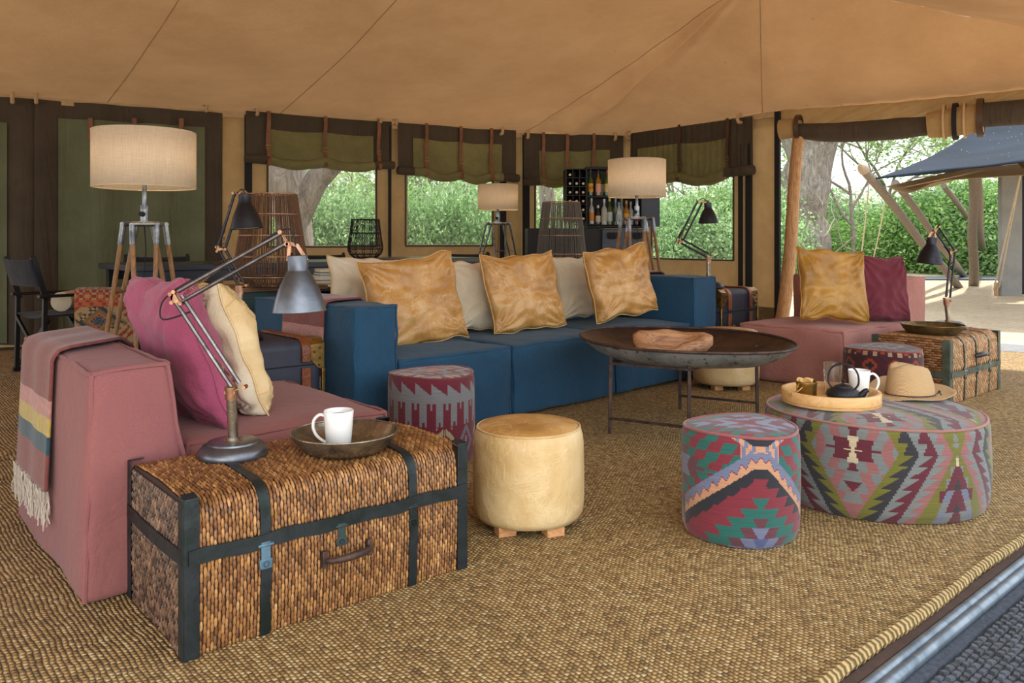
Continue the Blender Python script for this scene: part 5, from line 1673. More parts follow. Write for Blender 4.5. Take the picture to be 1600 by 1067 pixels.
# ------------------------------------------------------------------ tripod floor lamps
def m_shade(name, c, emit, strength):
    N = NT(name)
    co = N.coord(scale=(1, 1, 1))
    w1 = N.noise(N.coord(scale=(120, 120, 6)), 2, 2).outputs[0]
    w2 = N.noise(N.coord(scale=(10, 10, 220)), 2, 2).outputs[0]
    f = N.math('MULTIPLY', w1, w2)
    col = N.mix(N.ramp(f, [(.15, g3(.25)), (.4, g3(0))]), hx(c), hx('#a48a68'))
    d = N.n('BsdfDiffuse', None, Color=col)
    tr = N.n('BsdfTranslucent', None, Color=col)
    mx = N.n('MixShader', None, i0=.45, i1=d.outputs[0], i2=tr.outputs[0])
    N.t.links.new(mx.outputs[0], N.out.inputs[0]); return N.m
M['lampshade'] = m_shade('linen_lampshade', '#f2e8d6', 0, 0)
def floor_lamp(label, px, d, s, sh_r, z_top, z_bot, z_hub, hubw, splay, zrung, wood, power, rot):
    x = (px - 800) / F * d
    t = thing('floor_lamp', (x, d, 0), R(rot), label, 'lamp', 'tripod floor lamps')
    mb = MB()
    r1 = sh_r; r0 = sh_r * 1.0
    mb.lathe([(r0, z_bot), (r1, z_top)], 72); 
    pass
    sh = mb.build('lamp_shade', M['lampshade'], t, angle=180, solid=.004)
    mb = MB()
    for z in (z_bot, z_top): mb.tube(circle((0, 0), r1, z, 64), .0035, 6, True)
    mb.build('shade_rim', M['lampshade'], sh)
    mb = MB(); mb.tube([(0, 0, z_hub), (0, 0, z_top + .02)], .012 * s, 12); mb.tube([(0, 0, z_hub - .01), (0, 0, z_hub + .10 * s)], .022 * s, 14)
    for k in range(3):
        a = k * 2 * PI / 3; mb.tube([(0, 0, z_top - .02), (r1 * math.cos(a), r1 * math.sin(a), z_top - .004)], .003, 5)
    mb.build('stem', M['steel'], t)
    mb = MB(); mb.tube([(-.02 * s, -.02 * s, z_hub + .05 * s), (-.04 * s, -.03 * s, z_hub + .05 * s)], .014 * s, 12); mb.build('knob', M['black'], t)
    mb = MB()
    for k in range(3):
        a = k * 2 * PI / 3; mb.bar((0, 0, z_hub - .005), (hubw * math.cos(a), hubw * math.sin(a), z_hub - .005), .05 * s, .018)
        c = Vector((hubw * math.cos(a), hubw * math.sin(a), z_hub - .006)); tn = Vector((-math.sin(a), math.cos(a), 0))
        mb.tube([c - tn * .075 * s, c + tn * .075 * s], .014 * s, 10)
    mb.build('hub', M['steel'] if wood else M['steel'], t, bevel=.002)
    for k in range(3):
        a = k * 2 * PI / 3; tn = Vector((-math.sin(a), math.cos(a), 0)); rd_ = Vector((math.cos(a), math.sin(a), 0))
        mt = M['legwood'] if wood else M['steel']
        rr = (.0135 if wood else .009) * s
        ends = []
        for sg in (-1, 1):
            mb = MB(); p = rd_ * hubw + tn * sg * .062 * s + Vector((0, 0, z_hub - .02)); q = rd_ * splay + tn * sg * .025 * s + Vector((0, 0, .012))
            mb.tube([p, q], [rr, rr * .8], 10); lg = mb.build('leg', mt, t)
            ends.append((p, q))
            mb = MB(); mb.tube([p + Vector((0, 0, .012)), p.lerp(q, .085)], rr * 1.18, 12); mb.build('leg_cap', M['steel'], lg)
        f = (z_hub - zrung) / z_hub
        for ff in (f, min(.8, f + .3)):
            mb = MB(); mb.tube([ends[0][0].lerp(ends[0][1], ff), ends[1][0].lerp(ends[1][1], ff)], rr * .8, 8); mb.build('rung', mt, t)
    mb = MB(); cp = [Vector((.006 * math.sin(i), .004 * math.cos(i * 1.3), lerp(z_hub - .01, .02, i / 16))) for i in range(17)]
    mb.tube(cp, .0035, 6); c = mb.build('cord', M['black'], t)
    mb = MB(); mb.box((0, 0, z_hub - .40 * s), (.038 * s, .028 * s, .085 * s)); mb.build('switch', M['blacksteel'], c, bevel=.004)
    ld_ = bpy.data.lights.new('bulb_light', 'POINT'); ld_.energy = power; ld_.color = (1, .78, .5); ld_.shadow_soft_size = .05
    lo = bpy.data.objects.new('bulb_light', ld_); COL.objects.link(lo); lo.parent = t; lo.location = (0, 0, lerp(z_bot, z_top, .5))
    mb = MB(); mb.lathe([(.0001, -.05), (.02, -.045), (.032, 0), (.02, .035), (.012, .06), (.0001, .06)], 16, (0, 0, lerp(z_bot, z_top, .35) - .02)); mb.build('bulb', m_plain('bulb_white', '#efe6d2', .3), sh)
    return t
M['legwood'] = m_wood('lamp_leg_wood', '#9a6f40', '#5e4024', .5)
floor_lamp('tall wooden tripod lamp with a wide linen shade by the closed green curtain', 226, 4.45, 1.0, .268, 1.715, 1.405, 1.205, .088, .30, .83, True, 4, 55)
floor_lamp('small steel tripod lamp with a pale shade behind the middle of the blue sofa', 778, 10.1, 1.25, .255, 1.825, 1.51, 1.34, .13, .50, 1.0, False, 7, 38)
floor_lamp('wooden tripod lamp with a linen shade in front of the drinks cabinet', 995, 7.45, 1.12, .268, 1.865, 1.525, 1.325, .13, .36, .72, True, 5, 21)
# ------------------------------------------------------------------ dining area behind the sofas
M['navy'] = m_fabric('navy_chair_canvas', '#1c202c', '#151822', sheen=.1)
M['darktable'] = m_plain('dark_table_top', '#2f3440', .28, .1, .2, 4, .05)
M['tealpaint'] = m_plain('worn_teal_paint', '#1f4a4c', .6, 0, .3, 8, .3, c2='#3a3428')
M['boardwood'] = m_wood('board_wood', '#8a6242', '#5e4028', .5, 'X')
def table(label, o, ang, L, D, z, edge):
    t = thing('dining_table', (o[0], o[1], 0), R(ang), label, 'table', 'dark dining tables')
    mb = MB(); mb.box((L / 2, D / 2, z - .0225), (L, D, .045)); mb.build('table_top', edge, t, bevel=.004)
    for x in (.08, L - .08):
        for y in (.08, D - .08):
            mb = MB(); mb.box((x, y, (z - .045) / 2), (.06, .06, z - .045)); mb.build('leg', M['blacksteel'], t, bevel=.003)
    mb = MB(); mb.box((L / 2, .06, z - .09), (L - .1, .03, .09)); mb.box((L / 2, D - .06, z - .09), (L - .1, .03, .09)); mb.build('apron', M['darktable'], t)
    return t
fT = fr(UA, (-2.62, 5.75))
q = fT(0, 0)
table('dark dining table partly behind the wooden tripod lamp and the big string lantern', (-2.75, 5.75), UA, 2.1, .95, .93, M['darktable'])
table('dark dining table with the black wire lantern behind the left end of the blue sofa', (-1.14, 7.18), UA, 1.15, .95, .945, m_plain('grey_table_top', '#4d4a4c', .3, .1, .2, 4, .05))
def director_chair(label, loc, rz):
    t = thing('director_chair', loc, R(rz), label, 'chair', 'folding director chairs')
    w2, z1 = .27, .50
    for sx_ in (-1, 1):
        mb = MB(); mb.bar((sx_ * w2, .20, .62), (sx_ * w2, .30, .98), .03, .045); mb.build('back_post', M['blacksteel'], t, bevel=.004)
        mb = MB(); mb.bar((sx_ * w2, -.25, .66), (sx_ * w2, .26, .66), .05, .025); mb.build('armrest', M['blacksteel'], t, bevel=.004)
        mb = MB(); mb.bar((sx_ * w2, -.24, 0), (sx_ * w2, -.24, .65), .035, .03, (1, 0, 0)); mb.build('front_leg', M['blacksteel'], t, bevel=.003)
        mb = MB(); mb.bar((sx_ * w2, .22, 0), (sx_ * w2, .21, .65), .035, .03, (1, 0, 0)); mb.build('rear_leg', M['blacksteel'], t, bevel=.003)
        mb = MB(); mb.bar((sx_ * w2, -.25, .02), (sx_ * w2, .25, .02), .035, .03); mb.build('foot_rail', M['blacksteel'], t)
    for y in (-.20, .20):
        for s in (-1, 1):
            mb = MB(); mb.bar((-w2 * s, y, .06), (w2 * s, y + .02 * s, .47), .02, .03); mb.build('cross_brace', M['blacksteel'], t)
    mb = MB(); mb.grid(lambda u, v: Vector((lerp(-w2, w2, u), lerp(-.25, .22, v), .50 - .03 * math.sin(PI * u))), 12, 8); mb.build('seat', M['navy'], t, angle=180, solid=.008)
    mb = MB(); mb.grid(lambda u, v: Vector((lerp(-w2 - .02, w2 + .02, u), lerp(.255, .315, v) + .035 * math.sin(PI * u) + .008 * nz((u * 3, v * 2, 0)), lerp(.74, .96, v) - .01 * math.sin(PI * u) * v)), 16, 6); mb.build('backrest', M['navy'], t, angle=180, solid=.012)
    return t
c0 = director_chair('black folding chair seen from behind beside the closed curtain at the far left', (-3.86, 6.75, 0), 142)
dup(c0, (-3.3, 7.3, 0), R(18), 'folding chair with a navy back at the left end of the dining table')
dup(c0, (-2.05, 8.35, 0), R(12), 'folding chair behind the big string lantern under the tree window')
dup(c0, (-.62, 9.15, 0), R(-14), 'folding chair below the right side of the second window')
# white bolster on the chair seat
bo = MB(); bo.tube([(-.15, 0, 0), (-.135, 0, 0), (.135, 0, 0), (.15, 0, 0)], [.04, .082, .082, .04], 20)
b = bo.build('bolster', M['cream'], None, (-3.80, 6.78, .60), R(100)); tag(b, 'pale round bolster lying on the seat of the black folding chair', 'cushion')
# kilim armchair
def kil_chair(x, y):
    RE, TN, OL, BK, OR, BL = K('#8e3a2c', '#a88c66', '#76653f', '#3a3a3c', '#b5603a', '#5c6468')
    y = .76 - y if False else y
    T = .66 - y
    if T < .10: 
        k = int(abs(((x / .10) % 1) - .5) * 6) + int(abs(((y / .12) % 1) - .5) * 5); return [RE, TN, RE, OR, TN, RE][k % 6]
    if T < .16: return OR if (int(x / .03) + int(y / .03)) % 3 else RE
    u = ((x + .02) % .42) - .21; v = T - .31; m = abs(u) + abs(v)
    if m < .035: return BL if int((u + v) / .012) % 2 else BK
    if m < .07: return BK if (int(u / .018) + int(v / .018)) % 2 else BL
    if m < .09: return OR
    if m < .13: return OL
    if m < .15: return TN if int((u - v) / .03) % 2 else BK
    if m < .19: return BK if int((u - v) / .03) % 2 else TN
    if m < .24: return OL if int((u - v) / .05) % 2 else TN
    return RE if int((u + v) / .04) % 2 else TN
ka = thing('kilim_armchair', (-3.12, 6.35, 0), R(6), 'low armchair upholstered in patterned kilim behind the near rose sofa', 'armchair')
mb = MB(); Wk, Hk, Tk = .66, .52, .16
mb.grid(lambda u, v: Vector((lerp(-Wk / 2, Wk / 2, u), -Tk / 2 - .01 * math.sin(PI * u), lerp(.2, .72, v))), 90, 60, 0, lambda u, v: kil_chair(u * Wk, v * .66))
mb.grid(lambda u, v: Vector((lerp(-Wk / 2, Wk / 2, u), lerp(-Tk / 2, Tk / 2, v), .72 + .02 * math.sin(PI * v))), 60, 10, 0, lambda u, v: kil_chair(u * Wk, .6 + v * .1))
mb.grid(lambda u, v: Vector((lerp(Wk / 2, -Wk / 2, u), Tk / 2, lerp(.2, .72, v))), 60, 40, 0, lambda u, v: kil_chair(u * Wk, v * .66))
for sg in (-1, 1):
    mb.grid(lambda u, v: Vector((sg * Wk / 2, lerp(-Tk / 2, Tk / 2, u) * sg, lerp(.2, .72, v))), 14, 50, 0, lambda u, v: kil_chair(u * .16, v * .66))
mb.build('backrest', M['kilim'], ka, angle=60)
mb = MB(); mb.grid(lambda u, v: Vector((lerp(-Wk / 2, Wk / 2, u), lerp(.09, .75, v), .42 + .03 * math.sin(PI * u) * math.sin(PI * v))), 60, 50, 0, lambda u, v: kil_chair(u * Wk, v * .5))
mb.box((0, .42, .30), (Wk, .66, .22), None, 0, hx('#7e3a2c')); mb.build('seat', M['kilim'], ka, angle=50)
for x in (-.29, .29):
    for y in (-.04, .70):
        mb = MB(); mb.box((x, y, .1), (.05, .05, .2)); mb.build('leg', M['boardwood'], ka)
kc = thing('kilim_bolster', (-2.86, 6.6, .60), R(20), 'rounded white and red kilim bolster standing behind the wooden tripod lamp', 'cushion')
mb = MB(); mb.grid(lambda u, v: Vector(((.11 + .01 * math.sin(6.28 * u * 2)) * math.cos(2 * PI * u) * (1 - max(0, (v - .75) * 4) ** 2 * .75), .11 * math.sin(2 * PI * u) * (1 - max(0, (v - .75) * 4) ** 2 * .75), lerp(-.16, .24, v))), 60, 40, 0, lambda u, v: K('#c9bfa8', '#a8442f', '#b06b50')[(int(u * 30) + int(v * 14) * 2 + int(v * 9)) % 3], closeu=True)
mb.lathe([(.0001, -.16), (.11, -.16)], 20, col=hx('#a8442f')); mb.build('cover', M['kilim'], kc, angle=180)
# support under the bolster: small bench
sb = thing('side_bench', (-2.86, 6.6, 0), R(20), 'low dark bench carrying the red and white bolster', 'bench')
mb = MB(); mb.box((0, 0, .42), (.5, .34, .04)); mb.build('seat', M['boardwood'], sb)
for x in (-.2, .2):
    for y in (-.12, .12): mb = MB(); mb.box((x, y, .2), (.04, .04, .4)); mb.build('leg', M['boardwood'], sb)

# teal sideboard carrying the big string lantern
sd_ = thing('teal_sideboard', (-2.02, 4.98, 0), R(UA), 'worn teal sideboard with a wooden board on top behind the dark trunk', 'sideboard')
mb = MB(); mb.box((.45, .22, .385), (.9, .44, .77)); mb.build('body', M['tealpaint'], sd_, bevel=.004)
mb = MB(); mb.box((.45, .22, .785), (.98, .5, .03)); mb.build('top', M['boardwood'], sd_, bevel=.004)
for x in (.23, .67):
    mb = MB(); mb.box((x, -.008, .42), (.40, .016, .6)); dd_ = mb.build('door', M['tealpaint'], sd_, bevel=.004)
    mb = MB(); mb.lathe([(.0001, 0), (.012, 0), (.009, .02), (.0001, .022)], 12, (x + (.16 if x < .4 else -.16), -.016, .45), Matrix.Rotation(PI / 2, 3, 'X')); mb.build('knob', M['brass'], dd_)
def string_lantern(label, loc, prof, n, wire, stringm, rings, sr=.0022, grp='string lanterns'):
    """prof = [(radius, z)], strings run from rim to foot"""
    t = thing('string_lantern', loc, 0, label, 'lantern', grp)
    r3 = random.Random(5)
    mb = MB()
    for i in range(n):
        a = 2 * PI * (i + r3.uniform(-.42, .42)) / n; b_ = a + r3.uniform(-.05, .05)
        mb.tube([Vector((r * math.cos(lerp(a, b_, k / (len(prof) - 1))), r * math.sin(lerp(a, b_, k / (len(prof) - 1))), z)) for k, (r, z) in enumerate(prof)], sr, 4, caps=False)
    s = mb.build('strings', stringm, t); s['kind'] = 'stuff'
    for k in rings:
        z0 = lerp(prof[0][1], prof[-1][1], k)
        for (r0, a0), (r1, a1) in zip(prof[:-1], prof[1:]):
            if min(a0, a1) <= z0 <= max(a0, a1):
                rr = lerp(r0, r1, (z0 - a0) / (a1 - a0) if a1 != a0 else 0); break
        mb = MB(); mb.tube(circle((0, 0), rr + .001, z0, 48), .004, 6, True); mb.build('ring', wire, t)
    mb = MB(); mb.lathe([(.0001, prof[-1][1]), (prof[-1][0], prof[-1][1]), (prof[-1][0], prof[-1][1] + .006), (.0001, prof[-1][1] + .006)], 32); mb.build('foot_plate', wire, t)
    return t
twine = m_plain('brown_twine', '#6a4c36', .9, 0, .3, 60)
greyt = m_plain('grey_twine', '#6f6a62', .9, 0, .3, 60)
# big lantern; sizes from the photograph at its depth
def lz(d, y): return CH - (y - HZ) / F * d
d1 = 5.25
string_lantern('tall tapered brown string lantern behind the desk lamps', (W(424, HZ, d1).x, d1, .80), [(.165, lz(d1, 304) - .80), (.20, lz(d1, 360) - .80), (.232, lz(d1, 408) - .80), (.215, lz(d1, 428) - .80), (.13, .012)], 170, M['copper'], twine, (0, .22, .45, .68, .9), .0022)
d2 = 8.3
st2 = thing('side_cabinet', (W(877, HZ, d2).x, d2, 0), R(25), 'dark low cabinet under the grey string lantern', 'cabinet')
mb = MB(); mb.box((0, 0, .44), (.55, .45, .88)); mb.build('body', M['blacksteel'], st2, bevel=.005)
mb = MB(); mb.box((0, -.232, .46), (.5, .015, .74)); dd_ = mb.build('door', M['darktable'], st2, bevel=.004)
string_lantern('tapered grey string lantern in front of the narrow window', (W(877, HZ, d2).x, d2, .88), [(.195, lz(d2, 316) - .88), (.225, lz(d2, 350) - .88), (.265, .03), (.25, .0)], 150, M['copper'], greyt, (0, .27, .55, .85), .0026)
d3 = 7.75
wl_ = thing('wire_lantern', (W(571, HZ, d3).x, d3, .946), 0, 'black geometric wire lantern on the dark dining table', 'lantern')
prw = [(.135, lz(d3, 343) - .946), (.15, .24), (.170, .12), (.172, .085), (.155, .035), (.115, .004)]
mb = MB(); n = 26
def prr(k):
    k = k * (len(prw) - 1); i = min(int(k), len(prw) - 2); return (lerp(prw[i][0], prw[i + 1][0], k - i), lerp(prw[i][1], prw[i + 1][1], k - i))
for i in range(n):
    for sg in (-1, 1):
        mb.tube([Vector((prr(k / 8)[0] * math.cos(2 * PI * (i / n) + sg * (.22 if k % 2 else 0)), prr(k / 8)[0] * math.sin(2 * PI * (i / n) + sg * (.22 if k % 2 else 0)), prr(k / 8)[1])) for k in range(9)], .0022, 4)
for i in range(n // 2):
    mb.tube([Vector((prr(k / 8)[0] * math.cos(2 * PI * (i / n * 2)), prr(k / 8)[0] * math.sin(2 * PI * (i / n * 2)), prr(k / 8)[1])) for k in range(9)], .003, 4)
mb.build('wire_mesh', M['black'], wl_)
mb = MB()
for r_, z_ in prw: mb.tube(circle((0, 0), r_, z_, 40), .004, 6, True)
mb.build('ring', M['black'], wl_)
# books behind the sofa
cb = [('#cfc6b4', 'cream'), ('#8a6a50', 'brown'), ('#d8d2c4', 'white'), ('#5a6e74', 'grey blue'), ('#b8a58c', 'beige')]
z = .0
shelf = thing('low_bookcase', (W(520, HZ, 6.3).x + .12, 6.35, 0), R(UA), 'low dark bookcase behind the left end of the blue sofa', 'bookcase')
mb = MB(); mb.box((.0, 0, .02), (.8, .3, .04)); mb.box((0, 0, .74), (.8, .3, .03)); mb.box((-.39, 0, .38), (.025, .3, .74)); mb.box((.39, 0, .38), (.025, .3, .74)); mb.box((0, .14, .38), (.8, .012, .74)); mb.build('case', M['blacksteel'], shelf)
for i, (c, nm) in enumerate(cb):
    mb = MB(); th = .022 + .006 * (i % 3); mb.box((0, 0, th / 2), (.22 - .01 * (i % 2), .16, th - .006)); 
    p = fr(UA, (shelf.location.x, shelf.location.y))(-.22 + .012 * i, -.03, .756 + z)
    bk = thing('book', p, R(UA + (7 - 5 * i)), nm + ' book in the small pile behind the left end of the blue sofa', 'book', 'books piled behind the blue sofa')
    mb.build('pages', m_plain('pages_' + nm.replace(' ', '_'), '#ddd5c2', .8), bk)
    mb = MB(); mb.box((0, 0, .002), (.23, .17, .004)); mb.box((0, 0, th - .002), (.23, .17, .004)); mb.box((0, .083, th / 2), (.23, .004, th)); mb.build('cover', m_plain('cover_' + nm.replace(' ', '_'), c, .6), bk)
    z += th + .001

# ------------------------------------------------------------------ drinks cabinet
DB = 10.1
M['barblack'] = m_plain('bar_black_wood', '#101115', .6, 0, .2, 6, .1)
M['bargrey'] = m_plain('bar_blue_grey_board', '#3e4a5c', .5, 0, .2, 6, .1)
m_ = DB / F
barx = (885 - 800) * m_
bar = thing('drinks_cabinet', (barx, DB, 0), R(4), 'black drinks cabinet with a wine rack and bottle shelves against the tent wall', 'cabinet')
def bz(y): return CH - (y - HZ) * m_
def bxp(x): return (x - 885) * m_
zt_, zb_ = bz(264), bz(346)
# wine rack: 3 x 6 pigeon holes
mb = MB(); x0_, x1_ = bxp(885), bxp(916)
for i in range(4): mb.box((lerp(x0_, x1_, i / 3), .14, (zt_ + zb_) / 2), (.010, .28, zt_ - zb_))
for j in range(7): mb.box(((x0_ + x1_) / 2, .14, lerp(zb_, zt_, j / 6)), (x1_ - x0_, .28, .010))
mb.box(((x0_ + x1_) / 2, .28, (zt_ + zb_) / 2), (x1_ - x0_, .012, zt_ - zb_)); mb.build('wine_rack', M['barblack'], bar)
# bottle cabinet
x0_, x1_ = bxp(917), bxp(1004)
mb = MB(); za, zb2 = bz(262), bz(356)
for x in (x0_, x1_): mb.box((x, .15, (za + zb2) / 2), (.02, .30, za - zb2))
mb.box(((x0_ + x1_) / 2, .15, za), (x1_ - x0_, .30, .03)); mb.box(((x0_ + x1_) / 2, .29, (za + zb2) / 2), (x1_ - x0_, .015, za - zb2)); mb.build('case', M['barblack'], bar)
for y in (307, 354):
    mb = MB(); mb.box(((x0_ + x1_) / 2, .15, bz(y)), (x1_ - x0_, .29, .018)); mb.build('shelf', M['barblack'], bar)
mb = MB(); mb.box((bxp(1017), -.05, (bz(300) + bz(354)) / 2), (.23, .02, bz(300) - bz(354)), Matrix.Rotation(R(-12), 3, 'Z')); mb.build('door', M['bargrey'], bar, bevel=.003)
# lower chest and dark counter
mb = MB(); mb.box((bxp(970), .02, (bz(358)) / 2), (bxp(1004) - bxp(938), .44, bz(358))); lo_ = mb.build('lower_chest', M['bargrey'], bar, bevel=.01)
for x in (952, 991):
    mb = MB(); c = Vector((bxp(x), -.215, bz(368))); mb.box(c, (.085, .006, .075)); mb.tube(smooth_path([c + Vector((-.05, -.01, .035)), c + Vector((-.06, -.03, -.01)), c + Vector((-.03, -.04, -.035)), c + Vector((.03, -.04, -.035)), c + Vector((.06, -.03, -.01)), c + Vector((.05, -.01, .035))], 4), .008, 8); mb.build('handle', M['black'], lo_)
mb = MB(); mb.box((bxp(880), .05, bz(357) / 2), (bxp(937) - bxp(822), .42, bz(357))); mb.build('counter_base', M['barblack'], bar, bevel=.008)
mb = MB(); mb.box((bxp(919), .1, bz(350.5)), (bxp(938) - bxp(900), .3, .012)); mb.build('glass_rack', M['barblack'], bar)
frB = fr(4, (barx, DB))
# wine bottles lying in the rack
capm = m_plain('wine_cap', '#cdbb95', .4, .2); dkg = m_plain('dark_wine_glass', '#141a14', .15, coat=.5)
first = None
for j in range(6):
    for i in range(3):
        if (i, j) in ((1, 5), (2, 5), (0, 0), (1, 0), (0, 1), (1, 1)): continue
        p = frB(lerp(bxp(885), bxp(916), (i + .5) / 3), .0, lerp(zb_, zt_, (j + .32) / 6))
        if first is None:
            first = wb = thing('wine_bottle', p, R(4), '', 'bottle', 'wine bottles lying in the rack')
            mb = MB(); mb.lathe([(.0001, .0), (.033, .0), (.034, .16), (.014, .20), (.013, .25)], 14, (0, .255, 0), Matrix.Rotation(PI / 2, 3, 'X')); mb.build('body', dkg, wb)
            mb = MB(); mb.lathe([(.015, .0), (.016, .05), (.0001, .052)], 12, (0, .01, 0), Matrix.Rotation(PI / 2, 3, 'X')); mb.build('cap', capm, wb)
        else: wb = dup(first, p)
        wb['label'] = 'wine bottle lying in the %s row of the rack, %s hole' % (('bottom', 'fifth', 'fourth', 'third', 'second', 'top')[j], ('left', 'middle', 'right')[i])
def bottle(px, yb, h, glass, labc, capc, nm, yoff=.1, text=None, sq=False, r=.036):
    p = frB(bxp(px), yoff, bz(yb) + .010)
    t = thing('bottle', p, R(4), nm, 'bottle', 'spirit bottles in the drinks cabinet')
    mb = MB(); mb.lathe([(.0001, 0), (r, 0), (r * 1.02, .01), (r * 1.02, h * .56), (r * .85, h * .64), (r * .42, h * .73), (r * .36, h * .9), (.0001, h * .9)], 4 if sq else 18); mb.build('glass_body', glass, t, rz=R(45) if sq else 0)
    mb = MB(); mb.lathe([(r * .44, h * .86), (r * .44, h), (.0001, h)], 14); mb.build('cap', m_plain('cap_' + capc[1:], capc, .4, .1), t)
    if labc:
        mb = MB()
        mb.grid(lambda u, v: Vector((r * 1.05 * math.sin(lerp(-1.2, 1.2, u)), -r * 1.05 * math.cos(lerp(-1.2, 1.2, u)), lerp(h * .14, h * .46, v))), 10, 2); lb = mb.build('paper_label', m_plain('label_' + labc[1:], labc, .7), t)
        if text:
            cu = bpy.data.curves.new('lettering', 'FONT'); cu.body = text; cu.size = h * .15; cu.align_x = 'CENTER'; cu.extrude = .0006
            to = bpy.data.objects.new('lettering', cu); COL.objects.link(to); to.parent = lb; to.location = (0, -r * 1.09, h * .25); to.rotation_euler = (PI / 2, 0, 0)
            bpy.context.view_layer.update(); me_ = bpy.data.meshes.new_from_object(to); me_.materials.append(m_plain('lettering_red', '#a3281c', .6)); t2 = bpy.data.objects.new('lettering', me_); COL.objects.link(t2); t2.parent = lb; t2.location = to.location; t2.rotation_euler = to.rotation_euler; bpy.data.objects.remove(to)
    return t
gG = m_plain('green_bottle_glass', '#3e5a2a', .12, coat=.5); gA = m_plain('amber_spirit', '#9a6a2a', .12, coat=.5); gC = m_plain('clear_spirit', '#aab4b4', .1, coat=.5); gD = m_plain('dark_spirit', '#2a2620', .12, coat=.5); gB = m_plain('blue_gin', '#7db4c8', .12, coat=.5); gR = m_plain('red_spirit', '#8a2420', .12, coat=.5)
bottle(924.5, 306, .335, gG, '#d9ac2c', '#3a4a2c', 'green whisky bottle with a yellow label at the left of the upper shelf', .08, 'J&B')
bottle(937, 306, .325, gA, '#d8a890', '#2c2420', 'whisky bottle with a pink label on the upper shelf', .08)
bottle(944.5, 306, .33, gG, '#c8c4b4', '#2c4030', 'slim green bottle set back on the upper shelf', .2)
bottle(951, 306, .33, gG, '#cdb87c', '#9a2a20', 'green bottle with a cream label next to the lampshade', .08)
bottle(926, 352, .34, gC, '#c98a3c', '#c8c8c8', 'clear bottle with an orange label at the left of the lower shelf', .08)
bottle(931, 352, .24, gR, None, '#7a2018', 'small red bottle on the lower shelf', .17)
bottle(937, 352, .25, gD, '#c8c0ae', '#e0dcd0', 'dark squat bottle with a white cap on the lower shelf', .1)
bottle(946.5, 352, .33, gC, '#b8b4a8', '#dcdcd8', 'clear vodka bottle with a silver cap on the lower shelf', .08, None, False, .038)
bottle(955.5, 352, .35, gG, '#b8c4c0', '#c8c04a', 'pale green bottle with a yellow top on the lower shelf', .1, None, False, .038)
bottle(967, 352, .34, gC, '#7c8a84', '#c0c0c0', 'tall clear bottle on the lower shelf', .18)
bottle(969.5, 352, .29, gC, '#a8b8bc', '#4a9ab8', 'clear square bottle with a blue cap on the lower shelf', .06, None, True, .042)
bottle(977, 352, .34, gC, None, '#b0a068', 'slim clear bottle behind the lamp stem', .18)
bottle(981.5, 352, .31, gA, '#d8a030', '#c89820', 'bottle with a round yellow label left of the lamp stem', .06)
bottle(990, 352, .30, gC, '#b8bcb8', '#b8b8b8', 'clear bottle right behind the lamp stem', .12)
bottle(999.5, 352, .32, gD, '#a82a2c', '#8a1c1c', 'dark bottle with a red label at the right of the lower shelf', .08)
first = None
for i, px in enumerate((905, 914, 923, 927, 936)):
    p = frB(bxp(px), .02 + .05 * (i % 2), bz(350.5) - .12)
    if first is None:
        first = g_ = thing('wine_glass', p, 0, '', 'glass', 'stemmed glasses hanging from the rack')
        mb = MB(); mb.lathe([(.03, .115), (.004, .112), (.004, .075), (.02, .06), (.034, .03), (.030, -.01), (.029, -.01), (.032, .03)], 20); mb.build('glass_body', M['glass'], g_)
    else: g_ = dup(first, p)
    g_['label'] = ('first', 'second', 'third', 'fourth', 'fifth')[i] + ' upside down stemmed glass from the left under the wine rack'
# jar on the counter
first = None
for i, px in enumerate((873, 881, 889)):
    p = frB(bxp(px), -.02, bz(357))
    if first is None:
        first = mb = MB(); mb.lathe([(.0001, 0), (.03, 0), (.033, .10), (.031, .10), (.028, .008), (.0001, .008)], 16); first = g_ = mb.build('tumbler', M['glass'])
    else: g_ = first.copy(); COL.objects.link(g_)
    g_.location = p
    tag(g_, ('left', 'middle', 'right')[i] + ' glass tumbler of three on the dark counter behind the grey lantern', 'glass', 'tumblers on the counter')
# ------------------------------------------------------------------ outside: neighbouring tent
M['tentroof'] = m_plain('slate_tent_canvas', '#4b5668', .8, 0, .25, 1.2, .3)
N = NT('leaf_strewn_canvas'); co = N.coord()
sp_ = N.ramp(N.n('TexVoronoi', None, Vector=co, Scale=9.0).outputs[0], [(.06, g3(1)), (.09, g3(0))])
base_ = N.mix(N.ramp(N.noise(co, .8, 5).outputs[0], [(.4, g3(0)), (.6, g3(.5))]), hx('#1f2834'), hx('#2b3544'))
col_ = N.mix(N.math('MULTIPLY', sp_, N.ramp(N.noise(co, 1.2, 3).outputs[0], [(.48, g3(0)), (.56, g3(1))])), base_, hx('#b5b069'))
N.bsdf(Base_Color=col_, Roughness=1.0).inputs['Specular IOR Level'].default_value = .15; M['tentroof'] = N.m
M['tentunder'] = m_cloth_through('tent_underside', '#cbb590', '#b5a07c', .5, 1, .2, stain=False)
M['tentwall'] = m_plain('grey_tent_wall', '#8d8f8e', .85, 0, .2, 3, .1)
M['rope2'] = m_plain('pale_rope', '#c9bda6', .9)
T0 = W(1370, 279, 12.6)         # front tip
nt = thing('neighbour_tent', (T0.x, T0.y, 0), 0, 'slate blue canvas tent with wooden poles across the yard', 'tent')
B0 = Vector((T0.x, T0.y, 0))
def Q(px, py, d): return W(px, py, d) - B0
tip = Q(1368, 279, 12.6); rf = Q(1760, 236, 11.0); apex = Q(1570, 168, 15.5); apex2 = Q(1900, 120, 15.0); bk = Q(1560, 262, 19.5)
